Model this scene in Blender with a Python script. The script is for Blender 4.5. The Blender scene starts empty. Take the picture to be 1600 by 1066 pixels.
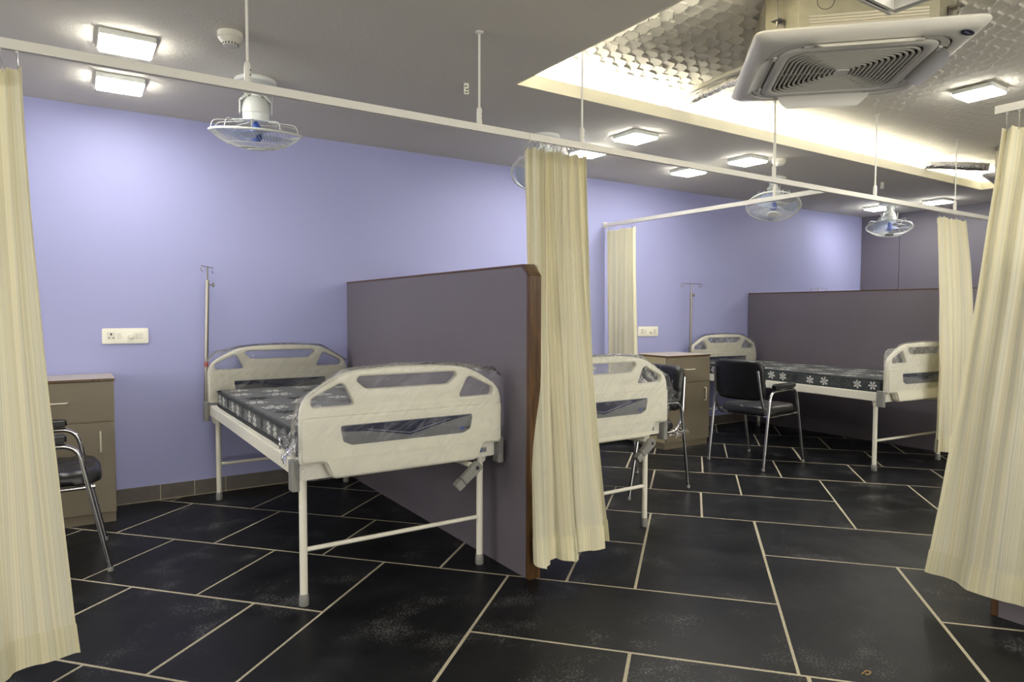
import bpy, bmesh, math, random
from mathutils import Vector, Matrix, noise

random.seed(7)
SC = bpy.context.scene
COL = SC.collection
PI = math.pi

# ------------------------------------------------------------------ camera
CAM_H = 1.27
F_PX, YAW, PIT, ROL = 1048.77, math.radians(33.44), math.radians(-2.489), math.radians(0.144)
cam_d = bpy.data.cameras.new('camera')
cam = bpy.data.objects.new('camera', cam_d)
COL.objects.link(cam)
cam_d.sensor_width = 36.0
cam_d.lens = F_PX / 1600.0 * 36.0
cam_d.clip_start = 0.05
fwd = Vector((math.sin(YAW) * math.cos(PIT), math.cos(YAW) * math.cos(PIT), math.sin(PIT)))
rgt = Vector((math.cos(YAW), -math.sin(YAW), 0))
upv = rgt.cross(fwd)
r2 = rgt * math.cos(ROL) + upv * math.sin(ROL)
u2 = upv * math.cos(ROL) - rgt * math.sin(ROL)
m = Matrix((r2, u2, -fwd)).transposed().to_4x4()
m.translation = Vector((0, 0, CAM_H))
cam.matrix_world = m
SC.camera = cam

# ------------------------------------------------------------------ world, exposure
w = bpy.data.worlds.new('world')
SC.world = w
w.use_nodes = True
w.node_tree.nodes['Background'].inputs[0].default_value = (0.02, 0.02, 0.022, 1)
w.node_tree.nodes['Background'].inputs[1].default_value = 0.2
SC.view_settings.view_transform = 'Standard'
SC.view_settings.look = 'None'
SC.view_settings.gamma = 1.0
SC.view_settings.use_curve_mapping = False
SC.view_settings.exposure = 0.82
PANEL_E = 38.0          # radiance of a ceiling panel light
COVE_E = 120.0           # radiance of the cove strip

# daylight is soft light added behind the viewer, with made-up glazing
ld = bpy.data.lights.new('front_fill', 'AREA')
ld.shape = 'RECTANGLE'
ld.size, ld.size_y = 9.6, 2.1
ld.energy = 185.0
ld.color = (1.0, 0.955, 0.86)
lo_ = bpy.data.objects.new('front_fill', ld)
COL.objects.link(lo_)
lo_.location = (3.4, -3.42, 1.35)
lo_.rotation_euler = (math.radians(90), 0, 0)
# fill from the left, put in with the window in the left-hand wall
ld2 = bpy.data.lights.new('side_fill', 'AREA')
ld2.shape = 'RECTANGLE'
ld2.size, ld2.size_y = 3.6, 1.5
ld2.energy = 75.0
ld2.color = (1.0, 0.965, 0.89)
lo2 = bpy.data.objects.new('side_fill', ld2)
COL.objects.link(lo2)
lo2.location = (-4.36, 2.6, 1.6)
lo2.rotation_euler = (math.radians(90), 0, math.radians(-90))

# ------------------------------------------------------------------ materials
def lin(c):
    c = c / 255.0
    return c / 12.92 if c <= 0.04045 else ((c + 0.055) / 1.055) ** 2.4
def rgb(r, g, b):
    return (lin(r), lin(g), lin(b), 1.0)

def new_mat(name):
    mt = bpy.data.materials.new(name)
    mt.use_nodes = True
    nt = mt.node_tree
    return mt, nt, nt.nodes['Principled BSDF']
def N(nt, kind, **kw):
    n = nt.nodes.new(kind)
    for k, v in kw.items():
        if k in n.inputs:
            n.inputs[k].default_value = v
        else:
            setattr(n, k, v)
    return n
def bump(nt, bsdf, height_socket, strength=0.3, dist=0.01):
    b = N(nt, 'ShaderNodeBump', Strength=strength, Distance=dist)
    nt.links.new(height_socket, b.inputs['Height'])
    nt.links.new(b.outputs['Normal'], bsdf.inputs['Normal'])
    return b
def coords(nt, out='Object', scale=(1, 1, 1), rot=(0, 0, 0)):
    tc = N(nt, 'ShaderNodeTexCoord')
    mp = N(nt, 'ShaderNodeMapping')
    mp.inputs['Scale'].default_value = scale
    mp.inputs['Rotation'].default_value = rot
    nt.links.new(tc.outputs[out], mp.inputs['Vector'])
    return mp.outputs['Vector']
def ramp(nt, sock, stops):
    r = N(nt, 'ShaderNodeValToRGB')
    el = r.color_ramp.elements
    while len(el) < len(stops):
        el.new(0.5)
    for e, (p, c) in zip(el, stops):
        e.position = p
        e.color = c
    nt.links.new(sock, r.inputs['Fac'])
    return r.outputs['Color']
def plain(name, col, rough=0.5, metal=0.0, nscale=0, nstr=0.1, ndist=0.002, spec=None, vary=0.0):
    mt, nt, b = new_mat(name)
    b.inputs['Base Color'].default_value = col
    b.inputs['Roughness'].default_value = rough
    b.inputs['Metallic'].default_value = metal
    if spec is not None:
        b.inputs['Specular IOR Level'].default_value = spec
    if nscale or vary:
        v = coords(nt)
        nz = N(nt, 'ShaderNodeTexNoise', Scale=nscale or 6.0, Detail=4.0)
        nt.links.new(v, nz.inputs['Vector'])
        if nscale:
            bump(nt, b, nz.outputs['Fac'], nstr, ndist)
        if vary:
            lo = tuple(x * (1 - vary) for x in col[:3]) + (1,)
            hi = tuple(min(1, x * (1 + vary)) for x in col[:3]) + (1,)
            nt.links.new(ramp(nt, nz.outputs['Fac'], [(0.3, lo), (0.7, hi)]), b.inputs['Base Color'])
    return mt

M = {}
M['purple'] = plain('purple_paint', rgb(160, 163, 206), 0.55, nscale=60, nstr=0.05, spec=0.3)
M['ceiling'] = plain('ceiling_paint', rgb(216, 212, 200), 0.85, nscale=90, nstr=0.35, ndist=0.004, spec=0.1)
M['lip'] = plain('lip_paint', rgb(226, 222, 205), 0.8, nscale=70, nstr=0.25, ndist=0.003, spec=0.1)
M['plaster'] = plain('trowelled_plaster', rgb(230, 226, 212), 0.9, nscale=40, nstr=0.3, ndist=0.004, spec=0.1)
M['wallside'] = plain('white_wall_paint', rgb(226, 226, 224), 0.7, nscale=60, nstr=0.05)
M['grout'] = plain('cream_grout', rgb(178, 170, 148), 0.9, nscale=120, nstr=0.4, ndist=0.003, vary=0.2)
M['base_tile'] = plain('baseboard_tile', rgb(92, 86, 80), 0.5, nscale=14, nstr=0.1, vary=0.15)
M['white_metal'] = plain('cream_powder_coat', rgb(222, 219, 205), 0.35, nscale=200, nstr=0.03)
M['abs'] = plain('ivory_moulded_plastic', rgb(224, 221, 204), 0.38, nscale=30, nstr=0.02)
M['grey_plastic'] = plain('grey_plastic', rgb(128, 128, 124), 0.5, nscale=80, nstr=0.05)
M['decal_grey'] = plain('decal_grey', rgb(112, 113, 114), 0.25)
M['decal_navy'] = plain('decal_navy', rgb(22, 26, 58), 0.22)
M['decal_line'] = plain('decal_line', rgb(150, 155, 170), 0.3)
M['logo_blue'] = plain('logo_blue', rgb(48, 74, 140), 0.35)
M['logo_dark'] = plain('logo_dark', rgb(44, 44, 48), 0.4)
M['piping'] = plain('mattress_piping', rgb(34, 40, 44), 0.8, nscale=300, nstr=0.2)
M['print_white'] = plain('white_print', rgb(232, 232, 226), 0.8)
M['print_black'] = plain('black_print', rgb(14, 18, 20), 0.8)
M['chrome'] = plain('chrome', rgb(200, 200, 202), 0.14, 1.0, nscale=9, nstr=0.03)
M['steel'] = plain('brushed_steel', rgb(150, 146, 138), 0.3, 0.9, nscale=30, nstr=0.05)
M['galv'] = plain('galvanised_sheet', rgb(146, 142, 124), 0.42, 0.5, nscale=20, nstr=0.06, vary=0.08)
M['leather'] = plain('black_leatherette', rgb(20, 20, 22), 0.36, nscale=260, nstr=0.25, ndist=0.001)
M['rubber'] = plain('black_rubber', rgb(22, 22, 22), 0.7, nscale=80, nstr=0.1)
M['track'] = plain('white_aluminium_track', rgb(218, 216, 208), 0.4, nscale=100, nstr=0.02)
M['slot'] = plain('dark_slot', rgb(36, 34, 30), 0.8, nscale=50, nstr=0.05)
M['fan_white'] = plain('fan_white_enamel', rgb(214, 217, 212), 0.3, nscale=60, nstr=0.02)
M['fan_blade'] = plain('pale_blue_blade', rgb(176, 190, 226), 0.3)
M['fan_hub'] = plain('blue_hub', rgb(62, 86, 160), 0.35)
M['ac_white'] = plain('ac_white_plastic', rgb(206, 204, 196), 0.4, nscale=90, nstr=0.02)
M['ac_rib'] = plain('ac_rib_plastic', rgb(186, 184, 174), 0.45, nscale=90, nstr=0.02)
M['ac_dark'] = plain('ac_dark_cavity', rgb(14, 14, 14), 0.9, nscale=20, nstr=0.05)
M['badge'] = plain('navy_badge', rgb(18, 20, 60), 0.5, spec=0.2)
M['switch'] = plain('ivory_switch', rgb(232, 230, 216), 0.3, nscale=60, nstr=0.01)
M['switch_dark'] = plain('socket_hole', rgb(26, 24, 24), 0.7)
M['switch_grey'] = plain('rocker_grey', rgb(214, 212, 200), 0.35)
M['handle'] = plain('satin_handle', rgb(212, 206, 188), 0.35, 0.4, nscale=80, nstr=0.03)
M['detector'] = plain('detector_ivory', rgb(206, 204, 192), 0.45, nscale=60, nstr=0.02)
M['wire'] = plain('wire_ends', rgb(70, 60, 48), 0.7)
M['straw'] = plain('dry_straw', rgb(150, 120, 66), 0.8, nscale=60, nstr=0.2)
M['foil'] = plain('crumpled_foil', rgb(200, 200, 204), 0.25, 0.95, nscale=38, nstr=1.0, ndist=0.02)
M['pipe_wrap'] = plain('black_foam_pipe', rgb(26, 26, 28), 0.8, nscale=50, nstr=0.3)
M['pipe_white'] = plain('cream_pipe_tape', rgb(206, 202, 186), 0.6, nscale=40, nstr=0.2)
M['red_tag'] = plain('red_sticker', rgb(150, 56, 46), 0.5)

def mat_wood():
    mt, nt, b = new_mat('brown_wood_edge')
    v = coords(nt, 'Object', (30, 30, 2.2))
    n1 = N(nt, 'ShaderNodeTexNoise', Scale=2.2, Detail=8.0, Distortion=0.8)
    nt.links.new(v, n1.inputs['Vector'])
    nt.links.new(ramp(nt, n1.outputs['Fac'], [(0.3, rgb(52, 34, 16)), (0.5, rgb(78, 53, 27)), (0.72, rgb(98, 70, 38))]), b.inputs['Base Color'])
    b.inputs['Roughness'].default_value = 0.38
    bump(nt, b, n1.outputs['Fac'], 0.1, 0.002)
    return mt
M['wood'] = mat_wood()

def mat_laminate(name, c, dz, rough, lines, contrast=0.12):
    mt, nt, b = new_mat(name)
    v = coords(nt, 'Object', (1, 1, 1))
    wv = N(nt, 'ShaderNodeTexWave', Scale=lines, Distortion=1.6, Detail=1.0)
    wv.bands_direction = 'Z'
    wv.inputs['Detail Scale'].default_value = 0.5
    nt.links.new(v, wv.inputs['Vector'])
    n1 = N(nt, 'ShaderNodeTexNoise', Scale=2.2, Detail=6.0)
    nt.links.new(v, n1.inputs['Vector'])
    mx = N(nt, 'ShaderNodeMath', operation='MULTIPLY')
    nt.links.new(wv.outputs['Fac'], mx.inputs[0])
    mx.inputs[1].default_value = 0.6
    ad = N(nt, 'ShaderNodeMath', operation='ADD')
    nt.links.new(mx.outputs[0], ad.inputs[0])
    n2 = N(nt, 'ShaderNodeMath', operation='MULTIPLY')
    nt.links.new(n1.outputs['Fac'], n2.inputs[0])
    n2.inputs[1].default_value = 0.4
    nt.links.new(n2.outputs[0], ad.inputs[1])
    lo = tuple(x * (1 - contrast) for x in c[:3]) + (1,)
    hi = tuple(x * (1 + contrast) for x in c[:3]) + (1,)
    nt.links.new(ramp(nt, ad.outputs[0], [(0.2, lo), (0.8, hi)]), b.inputs['Base Color'])
    b.inputs['Roughness'].default_value = rough
    bump(nt, b, wv.outputs['Fac'], 0.15, 0.0015)
    return mt
M['laminate'] = mat_laminate('grey_ribbed_laminate', rgb(102, 96, 104), 1, 0.5, 42, 0.1)
M['wall_laminate'] = mat_laminate('grey_wall_laminate', rgb(98, 94, 104), 1, 0.5, 42, 0.05)
M['cab_front'] = mat_laminate('olive_grey_laminate', rgb(116, 107, 90), 1, 0.45, 30, 0.12)
M['cab_side'] = plain('beige_cabinet_side', rgb(182, 172, 138), 0.5, nscale=30, nstr=0.03)
M['cab_top'] = plain('cabinet_top_laminate', rgb(178, 168, 158), 0.4, nscale=30, nstr=0.03, vary=0.05)

def mat_tile():
    mt, nt, b = new_mat('black_slate_tile')
    v = coords(nt, 'Object', (1, 1, 1))
    oi = N(nt, 'ShaderNodeObjectInfo')
    off = N(nt, 'ShaderNodeVectorMath', operation='ADD')
    sc = N(nt, 'ShaderNodeMath', operation='MULTIPLY')
    sc.inputs[1].default_value = 37.0
    nt.links.new(oi.outputs['Random'], sc.inputs[0])
    nt.links.new(v, off.inputs[0])
    nt.links.new(sc.outputs[0], off.inputs[1])
    n1 = N(nt, 'ShaderNodeTexNoise', Scale=3.2, Detail=8.0, Roughness=0.62, Distortion=0.6)
    nt.links.new(off.outputs[0], n1.inputs['Vector'])
    base = ramp(nt, n1.outputs['Fac'], [(0.3, rgb(15, 16, 18)), (0.55, rgb(27, 28, 31)), (0.78, rgb(43, 44, 47))])
    # white dust specks gathered in scuffed patches
    n2 = N(nt, 'ShaderNodeTexNoise', Scale=120.0, Detail=3.0, Roughness=0.7)
    nt.links.new(off.outputs[0], n2.inputs['Vector'])
    n3 = N(nt, 'ShaderNodeTexNoise', Scale=4.5, Detail=3.0)
    nt.links.new(off.outputs[0], n3.inputs['Vector'])
    mu = N(nt, 'ShaderNodeMath', operation='MULTIPLY')
    nt.links.new(n2.outputs['Fac'], mu.inputs[0])
    nt.links.new(n3.outputs['Fac'], mu.inputs[1])
    dust = ramp(nt, mu.outputs[0], [(0.33, (0, 0, 0, 1)), (0.46, (0.5, 0.5, 0.5, 1))])
    mix = N(nt, 'ShaderNodeMix', data_type='RGBA')
    nt.links.new(dust, mix.inputs[0])
    nt.links.new(base, mix.inputs[6])
    mix.inputs[7].default_value = rgb(140, 140, 138)
    nt.links.new(mix.outputs[2], b.inputs['Base Color'])
    rr = N(nt, 'ShaderNodeMapRange')
    rr.inputs['From Min'].default_value = 0.3
    rr.inputs['From Max'].default_value = 0.75
    rr.inputs['To Min'].default_value = 0.3
    rr.inputs['To Max'].default_value = 0.52
    nt.links.new(n1.outputs['Fac'], rr.inputs['Value'])
    nt.links.new(rr.outputs[0], b.inputs['Roughness'])
    b.inputs['Specular IOR Level'].default_value = 0.13
    ad = N(nt, 'ShaderNodeMath', operation='ADD')
    nt.links.new(n1.outputs['Fac'], ad.inputs[0])
    ml = N(nt, 'ShaderNodeMath', operation='MULTIPLY')
    nt.links.new(n2.outputs['Fac'], ml.inputs[0])
    ml.inputs[1].default_value = 0.15
    nt.links.new(ml.outputs[0], ad.inputs[1])
    bump(nt, b, ad.outputs[0], 0.18, 0.006)
    return mt
M['tile'] = mat_tile()

def mat_curtain(trans, name, tint):
    mt, nt, b = new_mat(name)
    uv = N(nt, 'ShaderNodeUVMap')
    sp = N(nt, 'ShaderNodeSeparateXYZ')
    nt.links.new(uv.outputs[0], sp.inputs[0])
    cb = N(nt, 'ShaderNodeCombineXYZ')
    nt.links.new(sp.outputs[0], cb.inputs[0])
    n1 = N(nt, 'ShaderNodeTexNoise', Scale=24.0, Detail=2.0, Roughness=0.7)
    nt.links.new(cb.outputs[0], n1.inputs['Vector'])
    n2 = N(nt, 'ShaderNodeTexNoise', Scale=9.0, Detail=1.0)
    nt.links.new(cb.outputs[0], n2.inputs['Vector'])
    c1 = ramp(nt, n1.outputs['Fac'], [(0.36, rgb(220, 218, 206)), (0.47, rgb(234, 233, 222)), (0.5, rgb(243, 242, 237)),
                                      (0.54, rgb(231, 229, 215)), (0.64, rgb(221, 220, 211))])
    c2 = ramp(nt, n2.outputs['Fac'], [(0.42, rgb(255, 253, 243)), (0.58, rgb(244, 245, 243))])
    mix = N(nt, 'ShaderNodeMix', data_type='RGBA', blend_type='MULTIPLY')
    mix.inputs[0].default_value = 1.0
    nt.links.new(c1, mix.inputs[6])
    nt.links.new(c2, mix.inputs[7])
    mt_ = N(nt, 'ShaderNodeMix', data_type='RGBA', blend_type='MULTIPLY')
    mt_.inputs[0].default_value = 1.0
    nt.links.new(mix.outputs[2], mt_.inputs[6])
    mt_.inputs[7].default_value = tint
    mix = mt_
    b.inputs['Roughness'].default_value = 0.62
    b.inputs['Specular IOR Level'].default_value = 0.25
    b.inputs['Sheen Weight'].default_value = 0.15
    nt.links.new(mix.outputs[2], b.inputs['Base Color'])
    tr = N(nt, 'ShaderNodeBsdfTranslucent')
    m3 = N(nt, 'ShaderNodeMix', data_type='RGBA', blend_type='MULTIPLY')
    m3.inputs[0].default_value = 1.0
    nt.links.new(mix.outputs[2], m3.inputs[6])
    m3.inputs[7].default_value = rgb(255, 252, 230)
    nt.links.new(m3.outputs[2], tr.inputs[0])
    ms = N(nt, 'ShaderNodeMixShader')
    ms.inputs[0].default_value = trans
    out = nt.nodes['Material Output']
    nt.links.new(b.outputs[0], ms.inputs[1])
    nt.links.new(tr.outputs[0], ms.inputs[2])
    nt.links.new(ms.outputs[0], out.inputs[0])
    v = coords(nt, 'Object', (5, 5, 2.5))
    n4 = N(nt, 'ShaderNodeTexNoise', Scale=2.4, Detail=5.0, Distortion=1.2)
    nt.links.new(v, n4.inputs['Vector'])
    # fold lines pressed into the cloth every 0.45 m or so
    fr = N(nt, 'ShaderNodeMath', operation='MULTIPLY')
    fr.inputs[1].default_value = 2.3
    nt.links.new(sp.outputs[1], fr.inputs[0])
    f2 = N(nt, 'ShaderNodeMath', operation='PINGPONG')
    f2.inputs[1].default_value = 0.5
    nt.links.new(fr.outputs[0], f2.inputs[0])
    f3 = N(nt, 'ShaderNodeMath', operation='LESS_THAN')
    f3.inputs[1].default_value = 0.006
    nt.links.new(f2.outputs[0], f3.inputs[0])
    f4 = N(nt, 'ShaderNodeMath', operation='MULTIPLY_ADD')
    f4.inputs[1].default_value = -0.12
    nt.links.new(f3.outputs[0], f4.inputs[0])
    nt.links.new(n4.outputs['Fac'], f4.inputs[2])
    bump(nt, b, f4.outputs[0], 0.35, 0.012)
    return mt
M['curtain'] = mat_curtain(0.28, 'cream_striped_curtain', rgb(255, 252, 240))
M['hem'] = mat_curtain(0.12, 'cream_curtain_hem', rgb(250, 246, 226))

def mat_mattress():
    mt, nt, b = new_mat('charcoal_quilted_ticking')
    v = coords(nt, 'Object', (1, 1, 1))
    n1 = N(nt, 'ShaderNodeTexNoise', Scale=26.0, Detail=6.0, Roughness=0.7, Distortion=2.5)
    nt.links.new(v, n1.inputs['Vector'])
    nt.links.new(ramp(nt, n1.outputs['Fac'], [(0.42, rgb(13, 16, 18)), (0.47, rgb(38, 45, 47)), (0.6, rgb(50, 58, 60)), (0.72, rgb(60, 68, 70))]), b.inputs['Base Color'])
    b.inputs['Roughness'].default_value = 0.75
    b.inputs['Sheen Weight'].default_value = 0.2
    n2 = N(nt, 'ShaderNodeTexNoise', Scale=9.0, Detail=2.0)
    nt.links.new(v, n2.inputs['Vector'])
    bump(nt, b, n2.outputs['Fac'], 0.5, 0.02)
    return mt
M['mattress'] = mat_mattress()

def mat_film(haze=0.035):
    mt, nt, b = new_mat('clear_plastic_film')
    out = nt.nodes['Material Output']
    nt.nodes.remove(b)
    tr = N(nt, 'ShaderNodeBsdfTransparent')
    tr.inputs[0].default_value = (0.97, 0.975, 0.985, 1)
    df = N(nt, 'ShaderNodeBsdfDiffuse')
    df.inputs[0].default_value = (0.85, 0.87, 0.92, 1)
    gl = N(nt, 'ShaderNodeBsdfGlossy')
    gl.inputs['Roughness'].default_value = 0.09
    v = coords(nt, 'Object', (1.0, 1.0, 1.0), (0, 0.7, 0))
    st = N(nt, 'ShaderNodeMapping')
    st.inputs['Scale'].default_value = (2.2, 6, 9)
    nt.links.new(v, st.inputs['Vector'])
    n1 = N(nt, 'ShaderNodeTexNoise', Scale=1.0, Detail=5.0, Roughness=0.6, Distortion=1.0)
    nt.links.new(st.outputs[0], n1.inputs['Vector'])
    # ridged noise: sharp narrow creases in otherwise smooth film
    g1 = N(nt, 'ShaderNodeMath', operation='SUBTRACT'); g1.inputs[1].default_value = 0.5
    nt.links.new(n1.outputs['Fac'], g1.inputs[0])
    g2 = N(nt, 'ShaderNodeMath', operation='ABSOLUTE'); nt.links.new(g1.outputs[0], g2.inputs[0])
    g3 = N(nt, 'ShaderNodeMath', operation='MULTIPLY_ADD'); g3.inputs[1].default_value = -4.0; g3.inputs[2].default_value = 1.0
    nt.links.new(g2.outputs[0], g3.inputs[0])
    RG = g3.outputs[0]
    bp = N(nt, 'ShaderNodeBump', Strength=1.0, Distance=0.03)
    nt.links.new(RG, bp.inputs['Height'])
    nt.links.new(bp.outputs[0], gl.inputs['Normal'])
    fr = N(nt, 'ShaderNodeFresnel', IOR=1.42)
    hz = ramp(nt, RG, [(0.70, (haze * 0.4,) * 3 + (1,)), (0.90, (haze * 1.2,) * 3 + (1,)), (0.97, (0.10,) * 3 + (1,))])
    m1 = N(nt, 'ShaderNodeMixShader')
    nt.links.new(hz, m1.inputs[0])
    nt.links.new(tr.outputs[0], m1.inputs[1])
    nt.links.new(df.outputs[0], m1.inputs[2])
    m2 = N(nt, 'ShaderNodeMixShader')
    fm = N(nt, 'ShaderNodeMath', operation='MULTIPLY')
    fm.inputs[1].default_value = 0.85
    nt.links.new(fr.outputs[0], fm.inputs[0])
    nt.links.new(fm.outputs[0], m2.inputs[0])
    nt.links.new(m1.outputs[0], m2.inputs[1])
    nt.links.new(gl.outputs[0], m2.inputs[2])
    nt.links.new(m2.outputs[0], out.inputs[0])
    return mt
M['film'] = mat_film()

def mat_emit(name, col, e):
    mt, nt, b = new_mat(name)
    b.inputs['Base Color'].default_value = (0.9, 0.9, 0.88, 1)
    b.inputs['Emission Color'].default_value = col
    b.inputs['Emission Strength'].default_value = e
    return mt
M['panel_emit'] = mat_emit('panel_light_diffuser', (1.0, 0.97, 0.9, 1), PANEL_E)
M['cove_emit'] = mat_emit('cove_led_strip', (1.0, 0.95, 0.8, 1), COVE_E)

# ------------------------------------------------------------------ mesh helpers
class MB:
    def __init__(s):
        s.bm = bmesh.new()
        s.smooth = False
    def quad_grid(s, rows, close_u=False, close_v=False):
        g = [[s.bm.verts.new(p) for p in r] for r in rows]
        R, Cn = len(g), len(g[0])
        for i in range(R if close_v else R - 1):
            for j in range(Cn if close_u else Cn - 1):
                a, b = g[i], g[(i + 1) % R]
                try:
                    s.bm.faces.new((a[j], a[(j + 1) % Cn], b[(j + 1) % Cn], b[j]))
                except ValueError:
                    pass
        return g
    def box(s, x0, x1, y0, y1, z0, z1, mat=None):
        ps = [(x, y, z) for z in (z0, z1) for y in (y0, y1) for x in (x0, x1)]
        if mat is not None:
            ps = [mat @ Vector(p) for p in ps]
        v = [s.bm.verts.new(p) for p in ps]
        for f in ((0, 2, 3, 1), (4, 5, 7, 6), (0, 1, 5, 4), (2, 6, 7, 3), (0, 4, 6, 2), (1, 3, 7, 5)):
            s.bm.faces.new([v[i] for i in f])
        return s
    def prism(s, pts, axis, a0, a1):
        # polygon in the two other axes, extruded along axis
        def P(p, a):
            if axis == 'x': return (a, p[0], p[1])
            if axis == 'y': return (p[0], a, p[1])
            return (p[0], p[1], a)
        lo = [s.bm.verts.new(P(p, a0)) for p in pts]
        hi = [s.bm.verts.new(P(p, a1)) for p in pts]
        n = len(pts)
        s.bm.faces.new(lo[::-1]); s.bm.faces.new(hi)
        for i in range(n):
            s.bm.faces.new((lo[i], lo[(i + 1) % n], hi[(i + 1) % n], hi[i]))
        return s
    def tube(s, pts, r, seg=10, caps=True, closed=False):
        pts = [Vector(p) for p in pts]
        n = len(pts)
        rr = r if isinstance(r, (list, tuple)) else [r] * n
        rows = []
        prev = None
        for i, p in enumerate(pts):
            if closed:
                t = pts[(i + 1) % n] - pts[i - 1]
            else:
                t = pts[min(i + 1, n - 1)] - pts[max(i - 1, 0)]
            t.normalize()
            if prev is None:
                a = Vector((0, 0, 1)) if abs(t.z) < 0.9 else Vector((1, 0, 0))
                nrm = t.cross(a).normalized()
            else:
                nrm = (prev - t * prev.dot(t))
                if nrm.length < 1e-6:
                    nrm = t.orthogonal()
                nrm.normalize()
            prev = nrm
            bn = t.cross(nrm)
            rows.append([p + nrm * math.cos(2 * PI * k / seg) * rr[i] + bn * math.sin(2 * PI * k / seg) * rr[i] for k in range(seg)])
        g = s.quad_grid(rows, close_u=True, close_v=closed)
        if caps and not closed:
            s.bm.faces.new(g[0][::-1]); s.bm.faces.new(g[-1])
        s.smooth = True
        return s
    def lathe(s, prof, c=(0, 0, 0), seg=24, mat=None):
        rows = []
        for r, z in prof:
            row = [Vector((c[0] + r * math.cos(2 * PI * k / seg), c[1] + r * math.sin(2 * PI * k / seg), c[2] + z)) for k in range(seg)]
            if mat is not None:
                row = [mat @ p for p in row]
            rows.append(row)
        g = s.quad_grid(rows, close_u=True)
        if prof[0][0] > 1e-5: s.bm.faces.new(g[0][::-1])
        if prof[-1][0] > 1e-5: s.bm.faces.new(g[-1])
        s.smooth = True
        return s
    def build(s, name, mat, parent=None, bevel=0, bseg=2, smooth=None, flat_angle=None):
        bm = s.bm
        bmesh.ops.remove_doubles(bm, verts=bm.verts, dist=1e-6)
        bmesh.ops.recalc_face_normals(bm, faces=bm.faces)
        if bevel:
            es = [e for e in bm.edges if len(e.link_faces) == 2 and e.calc_face_angle(0) > 0.6]
            bmesh.ops.bevel(bm, geom=es, offset=bevel, segments=bseg, affect='EDGES', clamp_overlap=True)
        me = bpy.data.meshes.new(name)
        bm.to_mesh(me); bm.free()
        sm = s.smooth if smooth is None else smooth
        if sm or bevel:
            me.shade_smooth()
            if hasattr(me, 'set_sharp_from_angle'):
                me.set_sharp_from_angle(angle=math.radians(flat_angle or 40))
        return link(name, me, mat, parent)
def link(name, me, mat, parent=None):
    me.materials.clear()
    me.materials.append(M[mat] if isinstance(mat, str) else mat)
    o = bpy.data.objects.new(name, me)
    COL.objects.link(o)
    o.parent = parent
    return o
def thing(name, label, cat, loc=(0, 0, 0), rz=0.0, group=None):
    o = bpy.data.objects.new(name, None)
    o.empty_display_size = 0.1
    COL.objects.link(o)
    o.location = loc
    o.rotation_euler = (0, 0, rz)
    o['label'] = label
    o['category'] = cat
    if group: o['group'] = group
    return o
def struct(o):
    o['kind'] = 'structure'
    return o
def copy_tree(o, parent=None, skip=()):
    c = o.copy()
    COL.objects.link(c)
    c.parent = parent
    for ch in [x for x in bpy.data.objects if x.parent == o]:
        if ch.name.split('.')[0] not in skip:
            copy_tree(ch, c, skip)
    return c
def fillet(pts, rad, n=5):
    out = []
    L = len(pts)
    rads = rad if isinstance(rad, (list, tuple)) else [rad] * L
    for i in range(L):
        p0, p1, p2 = Vector(pts[i - 1]), Vector(pts[i]), Vector(pts[(i + 1) % L])
        a, b = (p0 - p1), (p2 - p1)
        r = min(rads[i], a.length * 0.45, b.length * 0.45)
        if r < 1e-4:
            out.append(tuple(p1)); continue
        s, e = p1 + a.normalized() * r, p1 + b.normalized() * r
        for k in range(n + 1):
            t = k / n
            q = s * (1 - t) ** 2 + p1 * 2 * t * (1 - t) + e * t * t
            out.append(tuple(q))
    return out
def plate(name, loops, y, half, bev, mat, parent, to=lambda x, z, y: (x, y, z)):
    """2D outline with holes in x/z, thickened about y with rounded edges."""
    cu = bpy.data.curves.new(name, 'CURVE')
    cu.dimensions = '2D'
    cu.fill_mode = 'BOTH'
    cu.extrude = max(half - bev, 0.0001)
    cu.bevel_depth = bev
    cu.bevel_resolution = 2
    cu.offset = -bev
    for lp in loops:
        sp = cu.splines.new('POLY')
        sp.points.add(len(lp) - 1)
        for p, q in zip(sp.points, lp):
            p.co = (q[0], q[1], 0, 1)
        sp.use_cyclic_u = True
    tmp = bpy.data.objects.new('tmp', cu)
    COL.objects.link(tmp)
    dg = bpy.context.evaluated_depsgraph_get()
    me = bpy.data.meshes.new_from_object(tmp.evaluated_get(dg))
    bpy.data.objects.remove(tmp)
    bpy.data.curves.remove(cu)
    for v in me.vertices:
        x, z, d = v.co
        v.co = to(x, z, y - d)
    bm = bmesh.new(); bm.from_mesh(me)
    bmesh.ops.remove_doubles(bm, verts=bm.verts, dist=1e-5)
    bmesh.ops.recalc_face_normals(bm, faces=bm.faces)
    bm.to_mesh(me); bm.free()
    me.shade_smooth()
    me.set_sharp_from_angle(angle=math.radians(35))
    me.name = name
    return link(name, me, mat, parent)

# ------------------------------------------------------------------ the room
X0, X1, Y0, Y1 = -4.2, 9.0, -3.2, 5.035
ZC, ZU = 2.56, 2.745
OX0, OX1, OY0, OY1 = 2.15, 8.0, -1.4, 3.215      # opening in the low ceiling

floor = struct(MB().box(X0, X1, Y0, Y1, -0.06, -0.0007).build('floor', 'grout'))

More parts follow.
